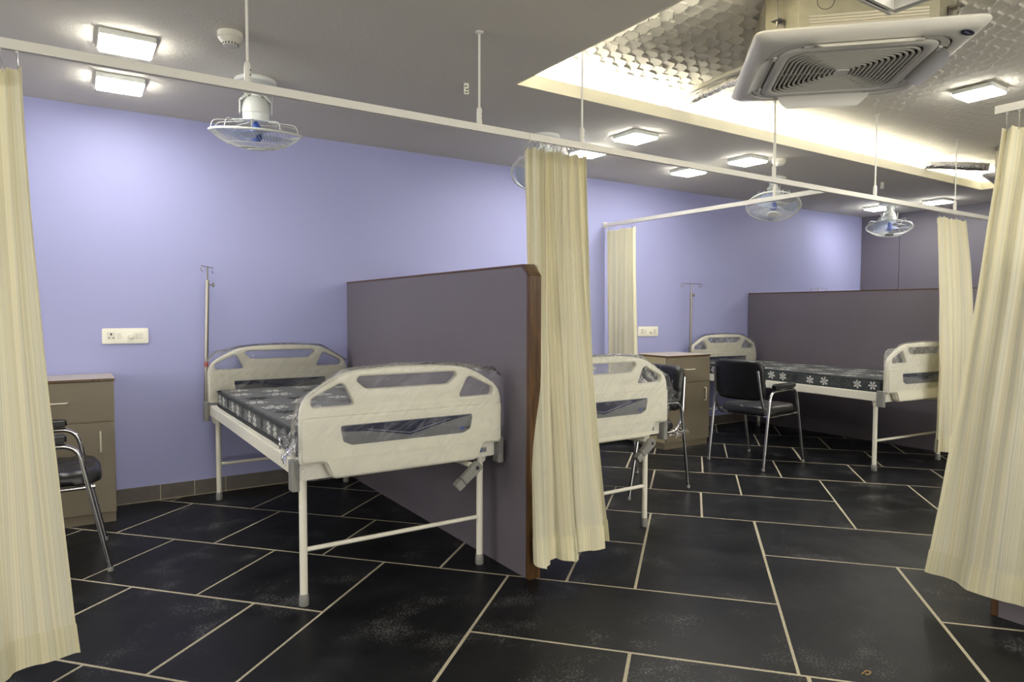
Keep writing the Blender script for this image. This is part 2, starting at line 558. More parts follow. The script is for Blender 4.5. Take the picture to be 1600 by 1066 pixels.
# stone tiles laid on the diagonal, some of them double length
TH = math.radians(-48.48)
UD = Vector((math.cos(TH), math.sin(TH))); VD = Vector((-math.sin(TH), math.cos(TH)))
vrow = [1.955 - 0.475 - 0.485 * k for k in range(7, -1, -1)] + [1.955, 2.42, 2.905, 3.37, 3.84, 4.315, 4.80, 5.31, 5.80, 6.28, 6.76, 7.24, 7.72, 8.2, 8.7]
k0 = 8
seps = {k0 - 2: [-2.14, -1.65], k0 - 1: [-2.46, -1.95, -1.437, -1.175, -0.662, -0.164],
        k0: [-2.68, -2.18, -1.676, -1.175, -0.662, 0.298, 0.79],
        k0 + 1: [-2.497, -1.98, -1.456, -0.94, -0.439, -0.187, 0.298, 0.79],
        k0 + 2: [-2.146, -1.642, -1.15, -0.66, -0.187, 0.298, 1.26],
        k0 + 3: [-0.9, -0.41, 0.058, 0.745, 1.22],
        k0 + 4: [-0.218, 0.273, 0.745, 1.22],
        k0 + 5: [-0.398, 0.075, 0.537, 0.996],
        k0 + 6: [-0.249, 0.245, 0.728, 1.208],
        k0 + 7: [0.5, 0.99], k0 + 8: [0.707]}
tall = [(-1.175, -0.662, k0 - 1, k0), (0.298, 0.79, k0, k0 + 1), (-0.187, 0.298, k0 + 1, k0 + 2), (0.745, 1.22, k0 + 3, k0 + 4)]
def clip_poly(poly, ax, lim, keep_less):
    out = []
    for i in range(len(poly)):
        a, b = poly[i], poly[(i + 1) % len(poly)]
        ia = (a[ax] <= lim) == keep_less
        ib = (b[ax] <= lim) == keep_less
        if ia: out.append(a)
        if ia != ib:
            t = (lim - a[ax]) / (b[ax] - a[ax])
            out.append((a[0] + (b[0] - a[0]) * t, a[1] + (b[1] - a[1]) * t))
    return out
FAR = MB()
def lay_tile(ua, ub, va, vb):
    g = 0.0058
    j = lambda: random.uniform(-0.0012, 0.0012)
    ua, ub, va, vb = ua * CAM_H + g + j(), ub * CAM_H - g + j(), va * CAM_H + g + j(), vb * CAM_H - g + j()
    poly = [tuple(UD * a + VD * b) for a, b in ((ua, va), (ub, va), (ub, vb), (ua, vb))]
    for ax, lim, less in ((0, X1 - 0.004, True), (0, X0 + 0.004, False), (1, Y1 - 0.014, True), (1, Y0 + 0.004, False)):
        poly = clip_poly(poly, ax, lim, less)
        if len(poly) < 3: return
    cx = sum(p[0] for p in poly) / len(poly); cy = sum(p[1] for p in poly) / len(poly)
    ar = abs(sum(poly[i][0] * poly[(i + 1) % len(poly)][1] - poly[(i + 1) % len(poly)][0] * poly[i][1] for i in range(len(poly)))) / 2
    if ar < 0.0006: return
    if cx < -1.9 or cy < -1.9:
        FAR.prism(poly, 'z', -0.012, 0.0)
        return
    mb = MB()
    dz = random.uniform(-0.0002, 0.0003)
    mb.prism([(p[0] - cx, p[1] - cy) for p in poly], 'z', -0.012, 0.0 + dz)
    o = mb.build('tile', 'tile', floor, bevel=0.0012, bseg=1)
    o.location = (cx, cy, 0)
for k in range(len(vrow) - 1):
    ss = list(seps.get(k, [(k % 2) * 0.245 + 0.02]))
    ss.sort()
    for (a, b, ka, kb) in tall:
        if ka <= k <= kb:
            for q in (a, b):
                if all(abs(q - x) > 0.02 for x in ss): ss.append(q)
    ss.sort()
    full = ss[:]
    while full[0] > -6.5: full.insert(0, full[0] - 0.495)
    while full[-1] < 7.5: full.append(full[-1] + 0.485)
    for a, b in zip(full[:-1], full[1:]):
        mid = (a + b) / 2
        if any(ta < mid < tb and ka <= k <= kb for ta, tb, ka, kb in tall): continue
        lay_tile(a, b, vrow[k], vrow[k + 1])
for (a, b, ka, kb) in tall:
    lay_tile(a, b, vrow[ka], vrow[kb + 1])

o = FAR.build('tile_field', 'tile', floor)
o['kind'] = 'stuff'

# walls
wall_back = struct(MB().box(X0 - 0.1, X1 + 0.1, Y1, Y1 + 0.1, -0.06, 2.9).build('wall_back', 'purple'))
mb = MB()
mb.box(X0 - 0.1, X0, Y0, Y1, -0.06, 0.8)
mb.box(X0 - 0.1, X0, Y0, Y1, 2.4, 2.9)
mb.box(X0 - 0.1, X0, Y0, 0.75, 0.8, 2.4)
mb.box(X0 - 0.1, X0, 4.45, Y1, 0.8, 2.4)
wall_left = struct(mb.build('wall_left', 'wallside'))
mb = MB()
for q in ((0.75, 0.79, 0.8, 2.4), (2.58, 2.62, 0.8, 2.4), (4.41, 4.45, 0.8, 2.4), (0.79, 4.41, 0.8, 0.84), (0.79, 4.41, 2.36, 2.4)):
    mb.box(X0 - 0.08, X0 - 0.02, q[0], q[1], q[2], q[3])
struct(mb.build('added_window_7', 'track'))  # made-up opening and frame, unseen, added to let in the left fill
mb = MB()
mb.box(X0 - 0.1, X1 + 0.1, Y0 - 0.1, Y0, -0.06, 0.28)
mb.box(X0 - 0.1, X1 + 0.1, Y0 - 0.1, Y0, 2.42, 2.9)
mb.box(X0 - 0.1, -3.4, Y0 - 0.1, Y0, 0.28, 2.42)
mb.box(8.2, X1 + 0.1, Y0 - 0.1, Y0, 0.28, 2.42)
wall_front = struct(mb.build('wall_front', 'wallside'))
for k in range(6):
    xa = -3.4 + 11.6 / 6 * k; xb = xa + 11.6 / 6
    mb = MB()
    for q in ((xa, xa + 0.04, 0.28, 2.42), (xb - 0.04, xb, 0.28, 2.42), (xa + 0.04, xb - 0.04, 0.28, 0.33), (xa + 0.04, xb - 0.04, 2.37, 2.42)):
        mb.box(q[0], q[1], Y0 - 0.08, Y0 - 0.02, q[2], q[3])
    struct(mb.build('added_window_%d' % (k + 1), 'track'))  # unseen front glazing, made up to go with the fill behind the viewer
wall_right = struct(MB().box(X1 + 0.012, X1 + 0.1, Y0, Y1, -0.06, 2.9).build('wall_right', 'slot'))
ye = [Y1 - 0.002, 4.53, 3.31, 2.09, 0.87, -0.35, -1.57, Y0 + 0.002]
for a, b in zip(ye[:-1], ye[1:]):
    MB().box(X1, X1 + 0.0119, b + 0.003, a - 0.003, 0.0, ZC).build('panel', 'wall_laminate', wall_right, bevel=0.001, bseg=1)

# baseboard of cut tiles along the back wall
bb = struct(MB().box(X0, X1, Y1 - 0.007, Y1 - 0.0005, 0.0, 0.103).build('baseboard_back', 'grout'))
xs = [X0, -3.4, -2.8, -2.2, -1.6, -1.0, -0.4, 0.1, 0.49, 0.70, 0.90] + [0.9 + 0.6 * k for k in range(1, 14)] + [X1]
for a, b in zip(xs[:-1], xs[1:]):
    MB().box(a + 0.003, b - 0.003, Y1 - 0.013, Y1 - 0.0071, 0.006, 0.104).build('tile', 'base_tile', bb, bevel=0.001, bseg=1)

# low ceiling with the rectangular opening
mb = MB()
mb.box(X0, OX0, Y0, Y1, ZC, ZC + 0.012)
mb.box(OX1, X1, Y0, Y1, ZC, ZC + 0.012)
mb.box(OX0, OX1, OY1, Y1, ZC, ZC + 0.012)
mb.box(OX0, OX1, Y0, OY0, ZC, ZC + 0.012)
ceiling = struct(mb.build('ceiling', 'ceiling'))
# upstand lip round the opening
mb = MB()
LT, LH = 0.012, 0.075
zl0 = ZC - 0.0008
mb.box(OX0 - LT, OX0 + 0.002, OY0 - LT, OY1 + LT, zl0, ZC + LH)
mb.box(OX1 - 0.002, OX1 + LT, OY0 - LT, OY1 + LT, zl0, ZC + LH)
mb.box(OX0 + 0.002, OX1 - 0.002, OY1 - 0.002, OY1 + LT, zl0, ZC + LH)
mb.box(OX0 + 0.002, OX1 - 0.002, OY0 - LT, OY0 + 0.002, zl0, ZC + LH)
struct(mb.build('trim_1', 'lip'))
# cove side walls
CV = 0.34
mb = MB()
mb.box(OX0 - CV - 0.02, OX0 - CV, OY0 - CV, OY1 + CV, ZC + 0.012, 2.9)
mb.box(OX1 + CV, OX1 + CV + 0.02, OY0 - CV, OY1 + CV, ZC + 0.012, 2.9)
mb.box(OX0 - CV, OX1 + CV, OY1 + CV, OY1 + CV + 0.02, ZC + 0.012, 2.9)
mb.box(OX0 - CV, OX1 + CV, OY0 - CV - 0.02, OY0 - CV, ZC + 0.012, 2.9)
struct(mb.build('trim_2', 'lip'))

# upper ceiling: hand-trowelled fish-scale plaster, modelled as relief
def scale_height(x, y):
    a, r = 0.125, 0.075
    # scallop rows run diagonally
    p = x * 0.80 + y * 0.60
    q = -x * 0.60 + y * 0.80
    p += 0.02 * noise.noise(Vector((x * 3, y * 3, 0)))
    q += 0.02 * noise.noise(Vector((x * 3, y * 3, 7.7)))
    best = 0.0
    pitch = 0.066
    base = math.floor(q / pitch)
    for k in range(base + 2, base - 2, -1):
        cx0 = 0.5 * a * (k % 2)
        i = round((p - cx0) / a)
        dx = p - cx0 - i * a
        cyc = k * pitch
        dy = q - cyc
        d = math.hypot(dx, dy)
        if d < r and dy < 0.03:
            # inside this scale: raised towards its lower rounded rim
            return 0.002 + 0.012 * (1.0 - 0.68 * min(1.0, max(0.0, (x - 3.1) / 1.1))) * (d / r) ** 2 * (0.7 + 0.5 * noise.noise(Vector((i * 1.7, k * 2.3, 1))))
    return 0.0
mb = MB()
ux0, ux1, uy0, uy1 = OX0 - CV, OX1 + CV, OY0 - CV, OY1 + CV
verts, faces = [], []
def grid_patch(x0, x1, y0, y1, step, fn):
    nx, ny = max(1, int((x1 - x0) / step)), max(1, int((y1 - y0) / step))
    base = len(verts)
    for j in range(ny + 1):
        y = y0 + (y1 - y0) * j / ny
        for i in range(nx + 1):
            x = x0 + (x1 - x0) * i / nx
            verts.append((x, y, ZU - fn(x, y)))
    for j in range(ny):
        for i in range(nx):
            a = base + j * (nx + 1) + i
            faces.append((a, a + nx + 1, a + nx + 2, a + 1))
grid_patch(ux0, 5.2, 0.6, uy1, 0.0115, scale_height)
grid_patch(5.2, ux1, 0.6, uy1, 0.022, scale_height)
grid_patch(ux0, ux1, uy0, 0.6, 0.2, lambda x, y: 0.004)
me = bpy.data.meshes.new('ceiling_recess')
me.from_pydata(verts, [], faces)
me.update()
cr = link('ceiling_recess', me, 'plaster')
struct(cr)
struct(MB().box(ux0 - 0.02, ux1 + 0.02, uy0 - 0.02, uy1 + 0.02, ZU + 0.002, ZU + 0.06).build('ceiling_slab', 'plaster'))

# cove light strip lying behind the lip
t = thing('cove_light_strip', 'warm white light strip hidden behind the lip of the ceiling recess', 'light strip', (0, 0, ZC + 0.058))
so = 0.06
for (a, b, c, d) in ((OX0 - so - 0.012, OX0 - so, OY0 - so, OY1 + so), (OX1 + so, OX1 + so + 0.012, OY0 - so, OY1 + so),
                     (OX0 - so, OX1 + so, OY1 + so, OY1 + so + 0.012), (OX0 - so, OX1 + so, OY0 - so - 0.012, OY0 - so)):
    MB().box(a, b, c, d, -0.0455, 0.0).build('profile', 'track', t)
    MB().box(a, b, c, d, 0.0005, 0.007).build('led_tape', 'cove_emit', t)

# ------------------------------------------------------------------ partitions
def partition(xa, xb, yend, yback, label, dirn=1):
    """low divider: laminate core, wood end post with a chamfered top corner, thin wood top edge"""
    h, ch = 1.495, 0.055
    t = thing('bed_partition', label, 'partition', ((xa + xb) / 2, yend, 0))
    hw = (xb - xa) / 2
    L = abs(yback - yend)
    pw = 0.028
    s = dirn
    core = [(s * pw, 0.0), (s * L, 0.0), (s * L, h - 0.012), (s * (pw + ch * 0.9), h - 0.012), (s * pw, h - 0.012 - ch * 0.75)]
    MB().prism(core, 'x', -hw + 0.002, hw - 0.002).build('panel', 'laminate', t)
    post = [(0.0, 0.0), (s * pw, 0.0), (s * pw, h - ch * 0.75 - 0.012), (0.0, h - ch)]
    MB().prism(post, 'x', -hw, hw).build('end_post', 'wood', t, bevel=0.002, bseg=1)
    cap = [(0.0, h - ch), (s * pw, h - ch * 0.75 - 0.012), (s * (pw + ch * 0.9), h - 0.012), (s * ch, h)]
    MB().prism(cap, 'x', -hw, hw).build('corner_cap', 'wood', t, bevel=0.002, bseg=1)
    MB().prism([(s * ch, h), (s * (pw + ch * 0.9), h - 0.012), (s * L, h - 0.012), (s * L, h)], 'x', -hw, hw).build('top_edge', 'wood', t, bevel=0.001, bseg=1)
    return t
partition(1.79, 1.856, 2.56, Y1 - 0.015, 'grey partition with brown wood edge between the two nearest beds')
partition(6.62, 6.686, 2.50, Y1 - 0.015, 'dark grey partition behind the farthest snowflake mattress')
partition(3.215, 3.281, 1.205, Y0 + 0.002, 'partition whose brown foot shows beneath the right-hand curtain', -1)

# ------------------------------------------------------------------ ceiling panel lights
lt_proto = None
def panel_light(x, y, z, label, group='square ceiling panel lights'):
    t = thing('ceiling_light', label, 'ceiling light', (x, y, z), 0, group)
    global lt_h, lt_d
    if 'lt_h' not in globals():
        mb = MB()
        mb.prism(fillet([(-.118, -.118), (.118, -.118), (.118, .118), (-.118, .118)], 0.012, 3), 'z', -0.028, -0.0005)
        h = mb.build('housing', 'fan_white', t, bevel=0.002, bseg=1)
        mb = MB()
        mb.prism(fillet([(-.113, -.113), (.113, -.113), (.113, .113), (-.113, .113)], 0.012, 3), 'z', -0.039, -0.0282)
        d = mb.build('diffuser', 'panel_emit', t, bevel=0.004, bseg=2)
        lt_h, lt_d = h, d
    else:
        for s in (lt_h, lt_d):
            c = s.copy(); COL.objects.link(c); c.parent = t
    return t
panel_light(0.26, 3.74, ZC, 'square ceiling light at left, the nearer above the curtain track')
panel_light(0.27, 4.41, ZC, 'square ceiling light at left, the farther below the curtain track')
panel_light(3.47, 3.63, ZC, 'square ceiling light just right of the centre curtain, nearer of two')
panel_light(3.48, 4.17, ZC, 'square ceiling light half hidden behind the centre curtain top')
panel_light(4.78, 3.66, ZC, 'square ceiling light beside the small far smoke detector')
panel_light(4.71, 4.24, ZC, 'square ceiling light near purple wall, left of the middle far fan')
panel_light(8.31, 3.77, ZC, 'square ceiling light near the far corner of the ceiling recess')
panel_light(8.24, 4.41, ZC, 'farthest square ceiling light, behind the last fan by the grey wall')
panel_light(5.01, 2.04, ZU - 0.012, 'square light on rough recess ceiling right of the air conditioner')
panel_light(-2.9, 3.74, ZC, 'added square ceiling light beyond the left edge, nearer')  # this one and the next are unseen, added for more light from the left
panel_light(-2.9, 4.41, ZC, 'added square ceiling light beyond the left edge, farther')
# more of the same lights, added unseen as fill behind and beside the viewer
for x, y, z, lab in ((0.27, -0.5, ZC, 'added square fill light on low ceiling just behind the viewer'), (0.27, -1.9, ZC, 'added square fill light on low ceiling by the front wall, left'),
                     (-1.4, 0.9, ZC, 'added square fill light on low ceiling left of the viewer'), (3.47, -1.9, ZC, 'added square fill light on low ceiling by the front wall, middle'),
                     (8.3, -1.9, ZC, 'added square fill light on low ceiling by the front wall, right'),
                     (2.75, 0.25, ZU - 0.012, 'added square fill light on recess ceiling right of the viewer'), (5.01, 0.25, ZU - 0.012, 'added square fill light on recess ceiling beyond the right-hand curtain'),
                     (7.3, 0.25, ZU - 0.012, 'added square fill light on recess ceiling, far right near row'), (7.3, 2.04, ZU - 0.012, 'added square fill light on recess ceiling, far right')):
    panel_light(x, y, z, lab)

# ------------------------------------------------------------------ curtain tracks
TZ0, TZ1 = 2.105, 2.138
YT = 2.718
def track_rail(t, p0, p1, ref):
    """box section rail with a slot below, between p0 and p1 (x,y), local to ref"""
    d = Vector((p1[0] - p0[0], p1[1] - p0[1], 0)); L = d.length; a = math.atan2(d.y, d.x)
    mt = Matrix.Translation(Vector((p0[0] - ref[0], p0[1] - ref[1], 0))) @ Matrix.Rotation(a, 4, 'Z')
    mb = MB()
    hw, wl = 0.013, 0.003
    mb.box(0, L, -hw, hw, TZ1 - 0.004, TZ1, mt)
    mb.box(0, L, -hw, -hw + wl, TZ0, TZ1 - 0.004, mt)
    mb.box(0, L, hw - wl, hw, TZ0, TZ1 - 0.004, mt)
    mb.box(0, L, -hw + wl, -0.004, TZ0, TZ0 + 0.003, mt)
    mb.box(0, L, 0.004, hw - wl, TZ0, TZ0 + 0.003, mt)
    r = mb.build('rail', 'track', t)
    mb = MB()
    mb.box(0.001, L - 0.001, -hw + wl + 0.0005, hw - wl - 0.0005, TZ0 + 0.012, TZ0 + 0.016, mt)
    mb.build('slot', 'slot', r)
    return r
def hanger(t, x, y, ztop, ref):
    x -= ref[0]; y -= ref[1]
    r = MB().tube([(x, y, TZ1 + 0.03), (x, y, ztop - 0.003)], 0.0055, 8).build('hanger_rod', 'track', t)
    MB().lathe([(0.0055, -0.012), (0.02, -0.004), (0.02, -0.0005)], (x, y, ztop), 12).build('ceiling_cup', 'track', r)
    mb = MB(); mb.lathe([(0.013, 0.0), (0.013, 0.062), (0.011, 0.075), (0.006, 0.08)], (x, y, TZ1 - 0.001), 10)
    b = mb.build('bracket', 'track', t)
    for k in (0.028, 0.046):
        MB().lathe([(0.003, -0.001), (0.003, 0.0008)], (0, 0, 0), 8,
                   Matrix.Translation(Vector((x + 0.0128 * 0.6, y - 0.0128 * 0.8, TZ1 + k))) @ Matrix.Rotation(PI / 2, 4, 'X') @ Matrix.Rotation(0.6, 4, 'Y')).build('screw', 'slot', b)
t = thing('curtain_track', 'long white curtain track running across the whole picture', 'curtain track', (0, YT, 0))
for a, b in ((-2.2, 1.885), (1.887, 6.9)):
    track_rail(t, (a, YT), (b, YT), (0, YT))
for x, z in ((-1.2, ZC), (0.588, ZC), (1.61, ZC), (2.222, ZU - 0.012), (3.815, ZU - 0.012), (5.03, ZU - 0.012), (6.29, ZU - 0.012)):
    hanger(t, x, YT, z, (0, YT))
XCT = 4.42
t = thing('curtain_track', 'white cross track running back to the purple wall above the middle bay', 'curtain track', (XCT, 3, 0))
track_rail(t, (XCT, YT + 0.0135), (XCT, Y1 - 0.002), (XCT, 3))
hanger(t, XCT, 3.14, ZU - 0.012, (XCT, 3))
MB().box(-0.03, 0.03, Y1 - 3 - 0.006, Y1 - 3 - 0.001, TZ0 - 0.01, TZ1 + 0.012).build('wall_bracket', 'track', t, bevel=0.002, bseg=1)
# the near bay's track corner, top right of the picture
VX, VY = 1.93, 1.01
t = thing('curtain_track', 'white curtain track corner in front of the air conditioner', 'curtain track', (VX, VY, 0))
track_rail(t, (-2.2, VY), (VX + 0.013, VY), (VX, VY))
track_rail(t, (VX, VY - 0.0135), (VX, -1.3), (VX, VY))
hanger(t, 0.2, VY, ZC, (VX, VY)); hanger(t, VX, -0.2, ZC, (VX, VY))
XRT, YRT = 3.28, 1.27
t = thing('curtain_track', 'white track end above the right-hand curtain', 'curtain track', (XRT, YRT, 0))
track_rail(t, (XRT, YRT), (XRT, -1.3), (XRT, YRT))
hanger(t, XRT, 0.3, ZU - 0.012, (XRT, YRT)); hanger(t, XRT, -0.9, ZU - 0.012, (XRT, YRT))

# ------------------------------------------------------------------ curtains
def curve_pt(pts, s):
    n = len(pts) - 1
    x = min(max(s * n, 0), n - 1e-6)
    i = int(x); f = x - i
    p0 = Vector(pts[max(i - 1, 0)]); p1 = Vector(pts[i]); p2 = Vector(pts[i + 1]); p3 = Vector(pts[min(i + 2, n)])
    return 0.5 * ((2 * p1) + (p2 - p0) * f + (2 * p0 - 5 * p1 + 4 * p2 - p3) * f * f + (3 * p1 - p0 - 3 * p2 + p3) * f ** 3)
def curtain(label, top, bot, ztop, zbot, pleats, amp_t, amp_b, seed, width, bulge=0.0, skew=0.0, hem=0.11, hooks=9, zb_tilt=0.0, drop=1.0, mid=None, tm=0.5, group='cream striped bed curtains'):
    rnd = random.Random(seed)
    n = pleats * 16
    ph = [rnd.uniform(-0.5, 0.5) for _ in range(pleats + 3)]
    am = [rnd.uniform(0.6, 1.25) for _ in range(pleats + 3)]
    c0 = curve_pt(top, 0.5)
    t = thing('bed_curtain', label, 'curtain', (c0.x, c0.y, ztop), 0, group)
    def wave(s, tt):
        q = s * pleats
        i = int(q); f = q - i
        a = am[i] * (1 - f) + am[i + 1] * f
        p = ph[i] * (1 - f) + ph[i + 1] * f
        sharp = math.sin(2 * PI * q + p * (1 + tt) + skew * tt)
        # narrow tight pleats at the heading open to broad soft ones at the hem
        low = math.sin(2 * PI * q * drop + p * 2.2 + seed)
        top_amp = amp_t * a
        bot_amp = amp_b * a
        return (sharp * (1 - tt) + low * tt) * (top_amp * (1 - tt) + bot_amp * tt)
    def P(s, tt, push=0.0):
        e = tt ** 1.35
        a, b = curve_pt(top, s), curve_pt(bot, s)
        if mid is None:
            p = a.lerp(b, e)
        else:
            c = curve_pt(mid, s)
            u = tt
            p = a * ((u - tm) * (u - 1) / tm) + c * (u * (u - 1) / (tm * (tm - 1))) + b * (u * (u - tm) / (1 - tm))
        d = (curve_pt(top, min(s + 0.02, 1)) - curve_pt(top, max(s - 0.02, 0))).lerp(curve_pt(bot, min(s + 0.02, 1)) - curve_pt(bot, max(s - 0.02, 0)), e)
        nrm = Vector((-d.y, d.x)).normalized() if d.length > 1e-6 else Vector((0, 1))
        tang = d.normalized() if d.length > 1e-6 else Vector((1, 0))
        wv = wave(s, tt)
        crease = 0.006 * noise.noise(Vector((s * width * 3.0, tt * 7.0, seed)))
        p = p + nrm * (wv + crease + push) + tang * 0.35 * wv * math.cos(2 * PI * s * pleats)
        z = ztop + (zbot + zb_tilt * (s - 0.5) - ztop) * tt
        if tt < 0.02:
            z -= 0.012 * abs(math.sin(PI * s * (hooks - 1)))   # sags between hooks
        return Vector((p.x - c0.x, p.y - c0.y, z - ztop))
    H = ztop - zbot
    th = 1.0 - hem / H
    def sheet(name, t0, t1, rows, push, parent):
        vs, fs, uvs = [], [], []
        for j in range(rows + 1):
            tt = t0 + (t1 - t0) * j / rows
            for i in range(n + 1):
                vs.append(P(i / n, tt, push)); uvs.append((i / n * width, tt * H))
        for j in range(rows):
            for i in range(n):
                a = j * (n + 1) + i
                fs.append((a, a + 1, a + n + 2, a + n + 1))
        me = bpy.data.meshes.new(name)
        me.from_pydata(vs, [], fs)
        ul = me.uv_layers.new(name='UVMap')
        for lp in me.loops:
            ul.data[lp.index].uv = uvs[lp.vertex_index]
        me.shade_smooth()
        return link(name, me, 'hem' if name == 'hem' else 'curtain', parent)
    cl = sheet('cloth', 0.0, 1.0, 46, 0.0, t)
    # hem: doubled cloth turned up, slightly proud on both faces
    hm = sheet('hem', th, 1.0, 6, 0.004, t)
    h2 = sheet('hem', th, 1.0, 6, -0.004, t)
    sheet('heading_tape', 0.0, 0.03, 2, 0.003, t)
    hk = None
    for k in range(hooks):
        s = (k + 0.5) / hooks
        p = P(s, 0.004)
        lz = TZ0 - ztop
        a = curve_pt(top, s)
        lx, ly = a.x - c0.x, a.y - c0.y
        mb = MB()
        mb.tube([(p.x, p.y, -0.02), (p.x, p.y, 0.002), ((lx + p.x) / 2, (ly + p.y) / 2, 0.012), (lx, ly, lz - 0.012), (lx, ly, lz + 0.004)], 0.0014, 5)
        o = mb.build('hook', 'steel', t)
        MB().box(lx - 0.004, lx + 0.004, ly - 0.003, ly + 0.003, lz - 0.006, lz + 0.006).build('glider', 'track', o)
    return t
curtain('tall cream curtain gathered at the centre, hanging in front of the partition end',
        [(1.885, YT), (1.97, YT), (2.06, YT), (2.15, YT), (2.235, YT)],
        [(1.755, 2.47), (1.87, 2.445), (2.00, 2.46), (2.12, 2.49), (2.26, 2.57)], 2.075, 0.105, 7, 0.03, 0.048, 3, 2.0, drop=0.43, zb_tilt=0.0, hooks=11)
curtain('cream curtain at the left edge of the picture in front of a cabinet and chair',
        [(-0.75, YT), (-0.55, YT), (-0.38, YT), (-0.22, YT), (-0.105, YT)],
        [(-0.75, 2.70), (-0.55, 2.72), (-0.36, 2.70), (-0.16, 2.73), (0.0, 2.83)], 2.055, 0.055, 6, 0.025, 0.045, 5, 2.2, drop=0.5, hooks=10)
curtain('large cream curtain sweeping out at the right edge of the picture',
        [(XRT, 1.245), (XRT, 1.15), (XRT, 1.05), (XRT, 0.95), (XRT, 0.85)],
        [(3.200, 1.428), (3.145, 1.29), (3.11, 1.13), (3.09, 0.95), (3.09, 0.78)], 2.045, 0.112, 6, 0.02, 0.026, 11, 2.0, drop=0.42, zb_tilt=0.0, hooks=9,
        mid=[(3.150, 1.300), (3.11, 1.19), (3.09, 1.06), (3.08, 0.93), (3.08, 0.80)], tm=0.55)
curtain('pale cream curtain against the purple wall beside the far switch board',
        [(XCT, 5.0), (XCT, 4.90), (XCT, 4.80), (XCT, 4.70), (XCT, 4.62)],
        [(XCT + 0.01, 4.98), (XCT, 4.88), (XCT + 0.01, 4.78), (XCT, 4.68), (XCT + 0.02, 4.56)], 2.07, 0.12, 6, 0.022, 0.035, 21, 2.0, drop=0.6, hooks=9)
curtain('narrow cream curtain hanging in front of the far footboard',
        [(6.03, YT), (6.13, YT), (6.24, YT), (6.35, YT), (6.46, YT)],
        [(5.76, 2.585), (5.90, 2.56), (6.05, 2.56), (6.20, 2.56), (6.34, 2.56)], 2.07, 0.15, 6, 0.022, 0.03, 31, 2.0, drop=0.6, hooks=9,
        mid=[(5.80, 2.59), (5.93, 2.57), (6.07, 2.57), (6.22, 2.57), (6.37, 2.57)], tm=0.6)

# ------------------------------------------------------------------ beds
BW = 0.485
def board_outline():
    half = [(0.355, 0.565), (0.385, 0.637), (BW, 0.637), (BW, 0.905), (0.30, 1.018), (0.0, 1.034)]
    rad = [0.03, 0.01, 0.012, 0.07, 0.12, 0.2]
    pts = half + [(-x, z) for x, z in half[-2::-1]]
    rr = rad + rad[-2::-1]
    return fillet(pts, rr, 6)
def board_holes():
    midh = fillet([(-0.20, 0.937), (0.20, 0.937), (0.243, 0.975), (0.232, 0.993), (-0.232, 0.993), (-0.243, 0.975)], 0.016, 4)
    rh = [(0.262, 0.868), (0.437, 0.868), (0.440, 0.905), (0.30, 0.962), (0.262, 0.89)]
    rh = fillet([(0.252, 0.872), (0.437, 0.872), (0.440, 0.908), (0.315, 0.968), (0.296, 0.960)], [0.02, 0.03, 0.04, 0.025, 0.02], 4)
    lh = [(-x, z) for x, z in rh][::-1]
    return midh, rh, lh
def flatdecal(name, pts, y, mat, parent, s):
    mb = MB()
    pts = pts if s > 0 else pts
    mb.prism([(p[0], p[1]) for p in pts], 'y', y - 0.0006, y + 0.0006)
    return mb.build(name, mat, parent)
def make_board(name, t, y, s):
    """s=-1: outer face towards -y (footboard); +1: towards +y"""
    mid, rh, lh = board_holes()
    b = plate(name, [board_outline(), mid, rh, lh], y, 0.019, 0.009, 'abs', t)
    # thicker lower body on both faces, stepped below the openings
    low = fillet([(0.35, 0.572), (0.38, 0.645), (BW - 0.004, 0.645), (BW - 0.004, 0.832), (-(BW - 0.004), 0.832), (-(BW - 0.004), 0.645), (-0.38, 0.645), (-0.35, 0.572)], 0.016, 4)
    for f in (-1, 1):
        yo = y + f * 0.0185
        plate('raised_panel', [low], yo, 0.010, 0.006, 'abs', b)
        dec = fillet([(-0.315, 0.79), (0.315, 0.79), (0.318, 0.775), (0.308, 0.722), (0.27, 0.704), (-0.27, 0.704), (-0.308, 0.722), (-0.318, 0.775)], 0.008, 3)
        yf = yo + f * 0.0103
        o = flatdecal('inset_strip', dec, yf, 'decal_grey', b, f)
        flatdecal('navy_chevron', [(-0.317, 0.787), (0.317, 0.787), (0.19, 0.766), (0.0, 0.722), (-0.19, 0.757), (-0.314, 0.764)], yf + f * 0.0008, 'decal_navy', b, f)
        for p, q in (((-0.20, 0.766), (0.0, 0.733)), ((0.0, 0.733), (0.20, 0.779))):
            flatdecal('chevron_line', [p, q, (q[0], q[1] - 0.002), (p[0], p[1] - 0.002)], yf + f * 0.0014, 'decal_line', b, f)
        sx = -f  # logo on the viewer's right on each face
        lg = [(sx * (0.262 + 0.014 * math.cos(a * PI / 8)), 0.727 + 0.008 * math.sin(a * PI / 8)) for a in range(16)]
        flatdecal('logo', lg, yf + f * 0.0008, 'logo_blue', b, f)
        for k in range(4):
            x = 0.281 + 0.006 * k
            flatdecal('logo', [(sx * x, 0.724), (sx * (x + 0.004), 0.724), (sx * (x + 0.004), 0.731), (sx * x, 0.731)], yf + f * 0.0008, 'logo_dark', b, f)
    return b
def top_z(x):
    x = abs(x)
    if x < 0.30: return 1.032 - 0.016 * (x / 0.30) ** 2
    return 1.016 - (x - 0.30) / (BW - 0.30) * 0.115
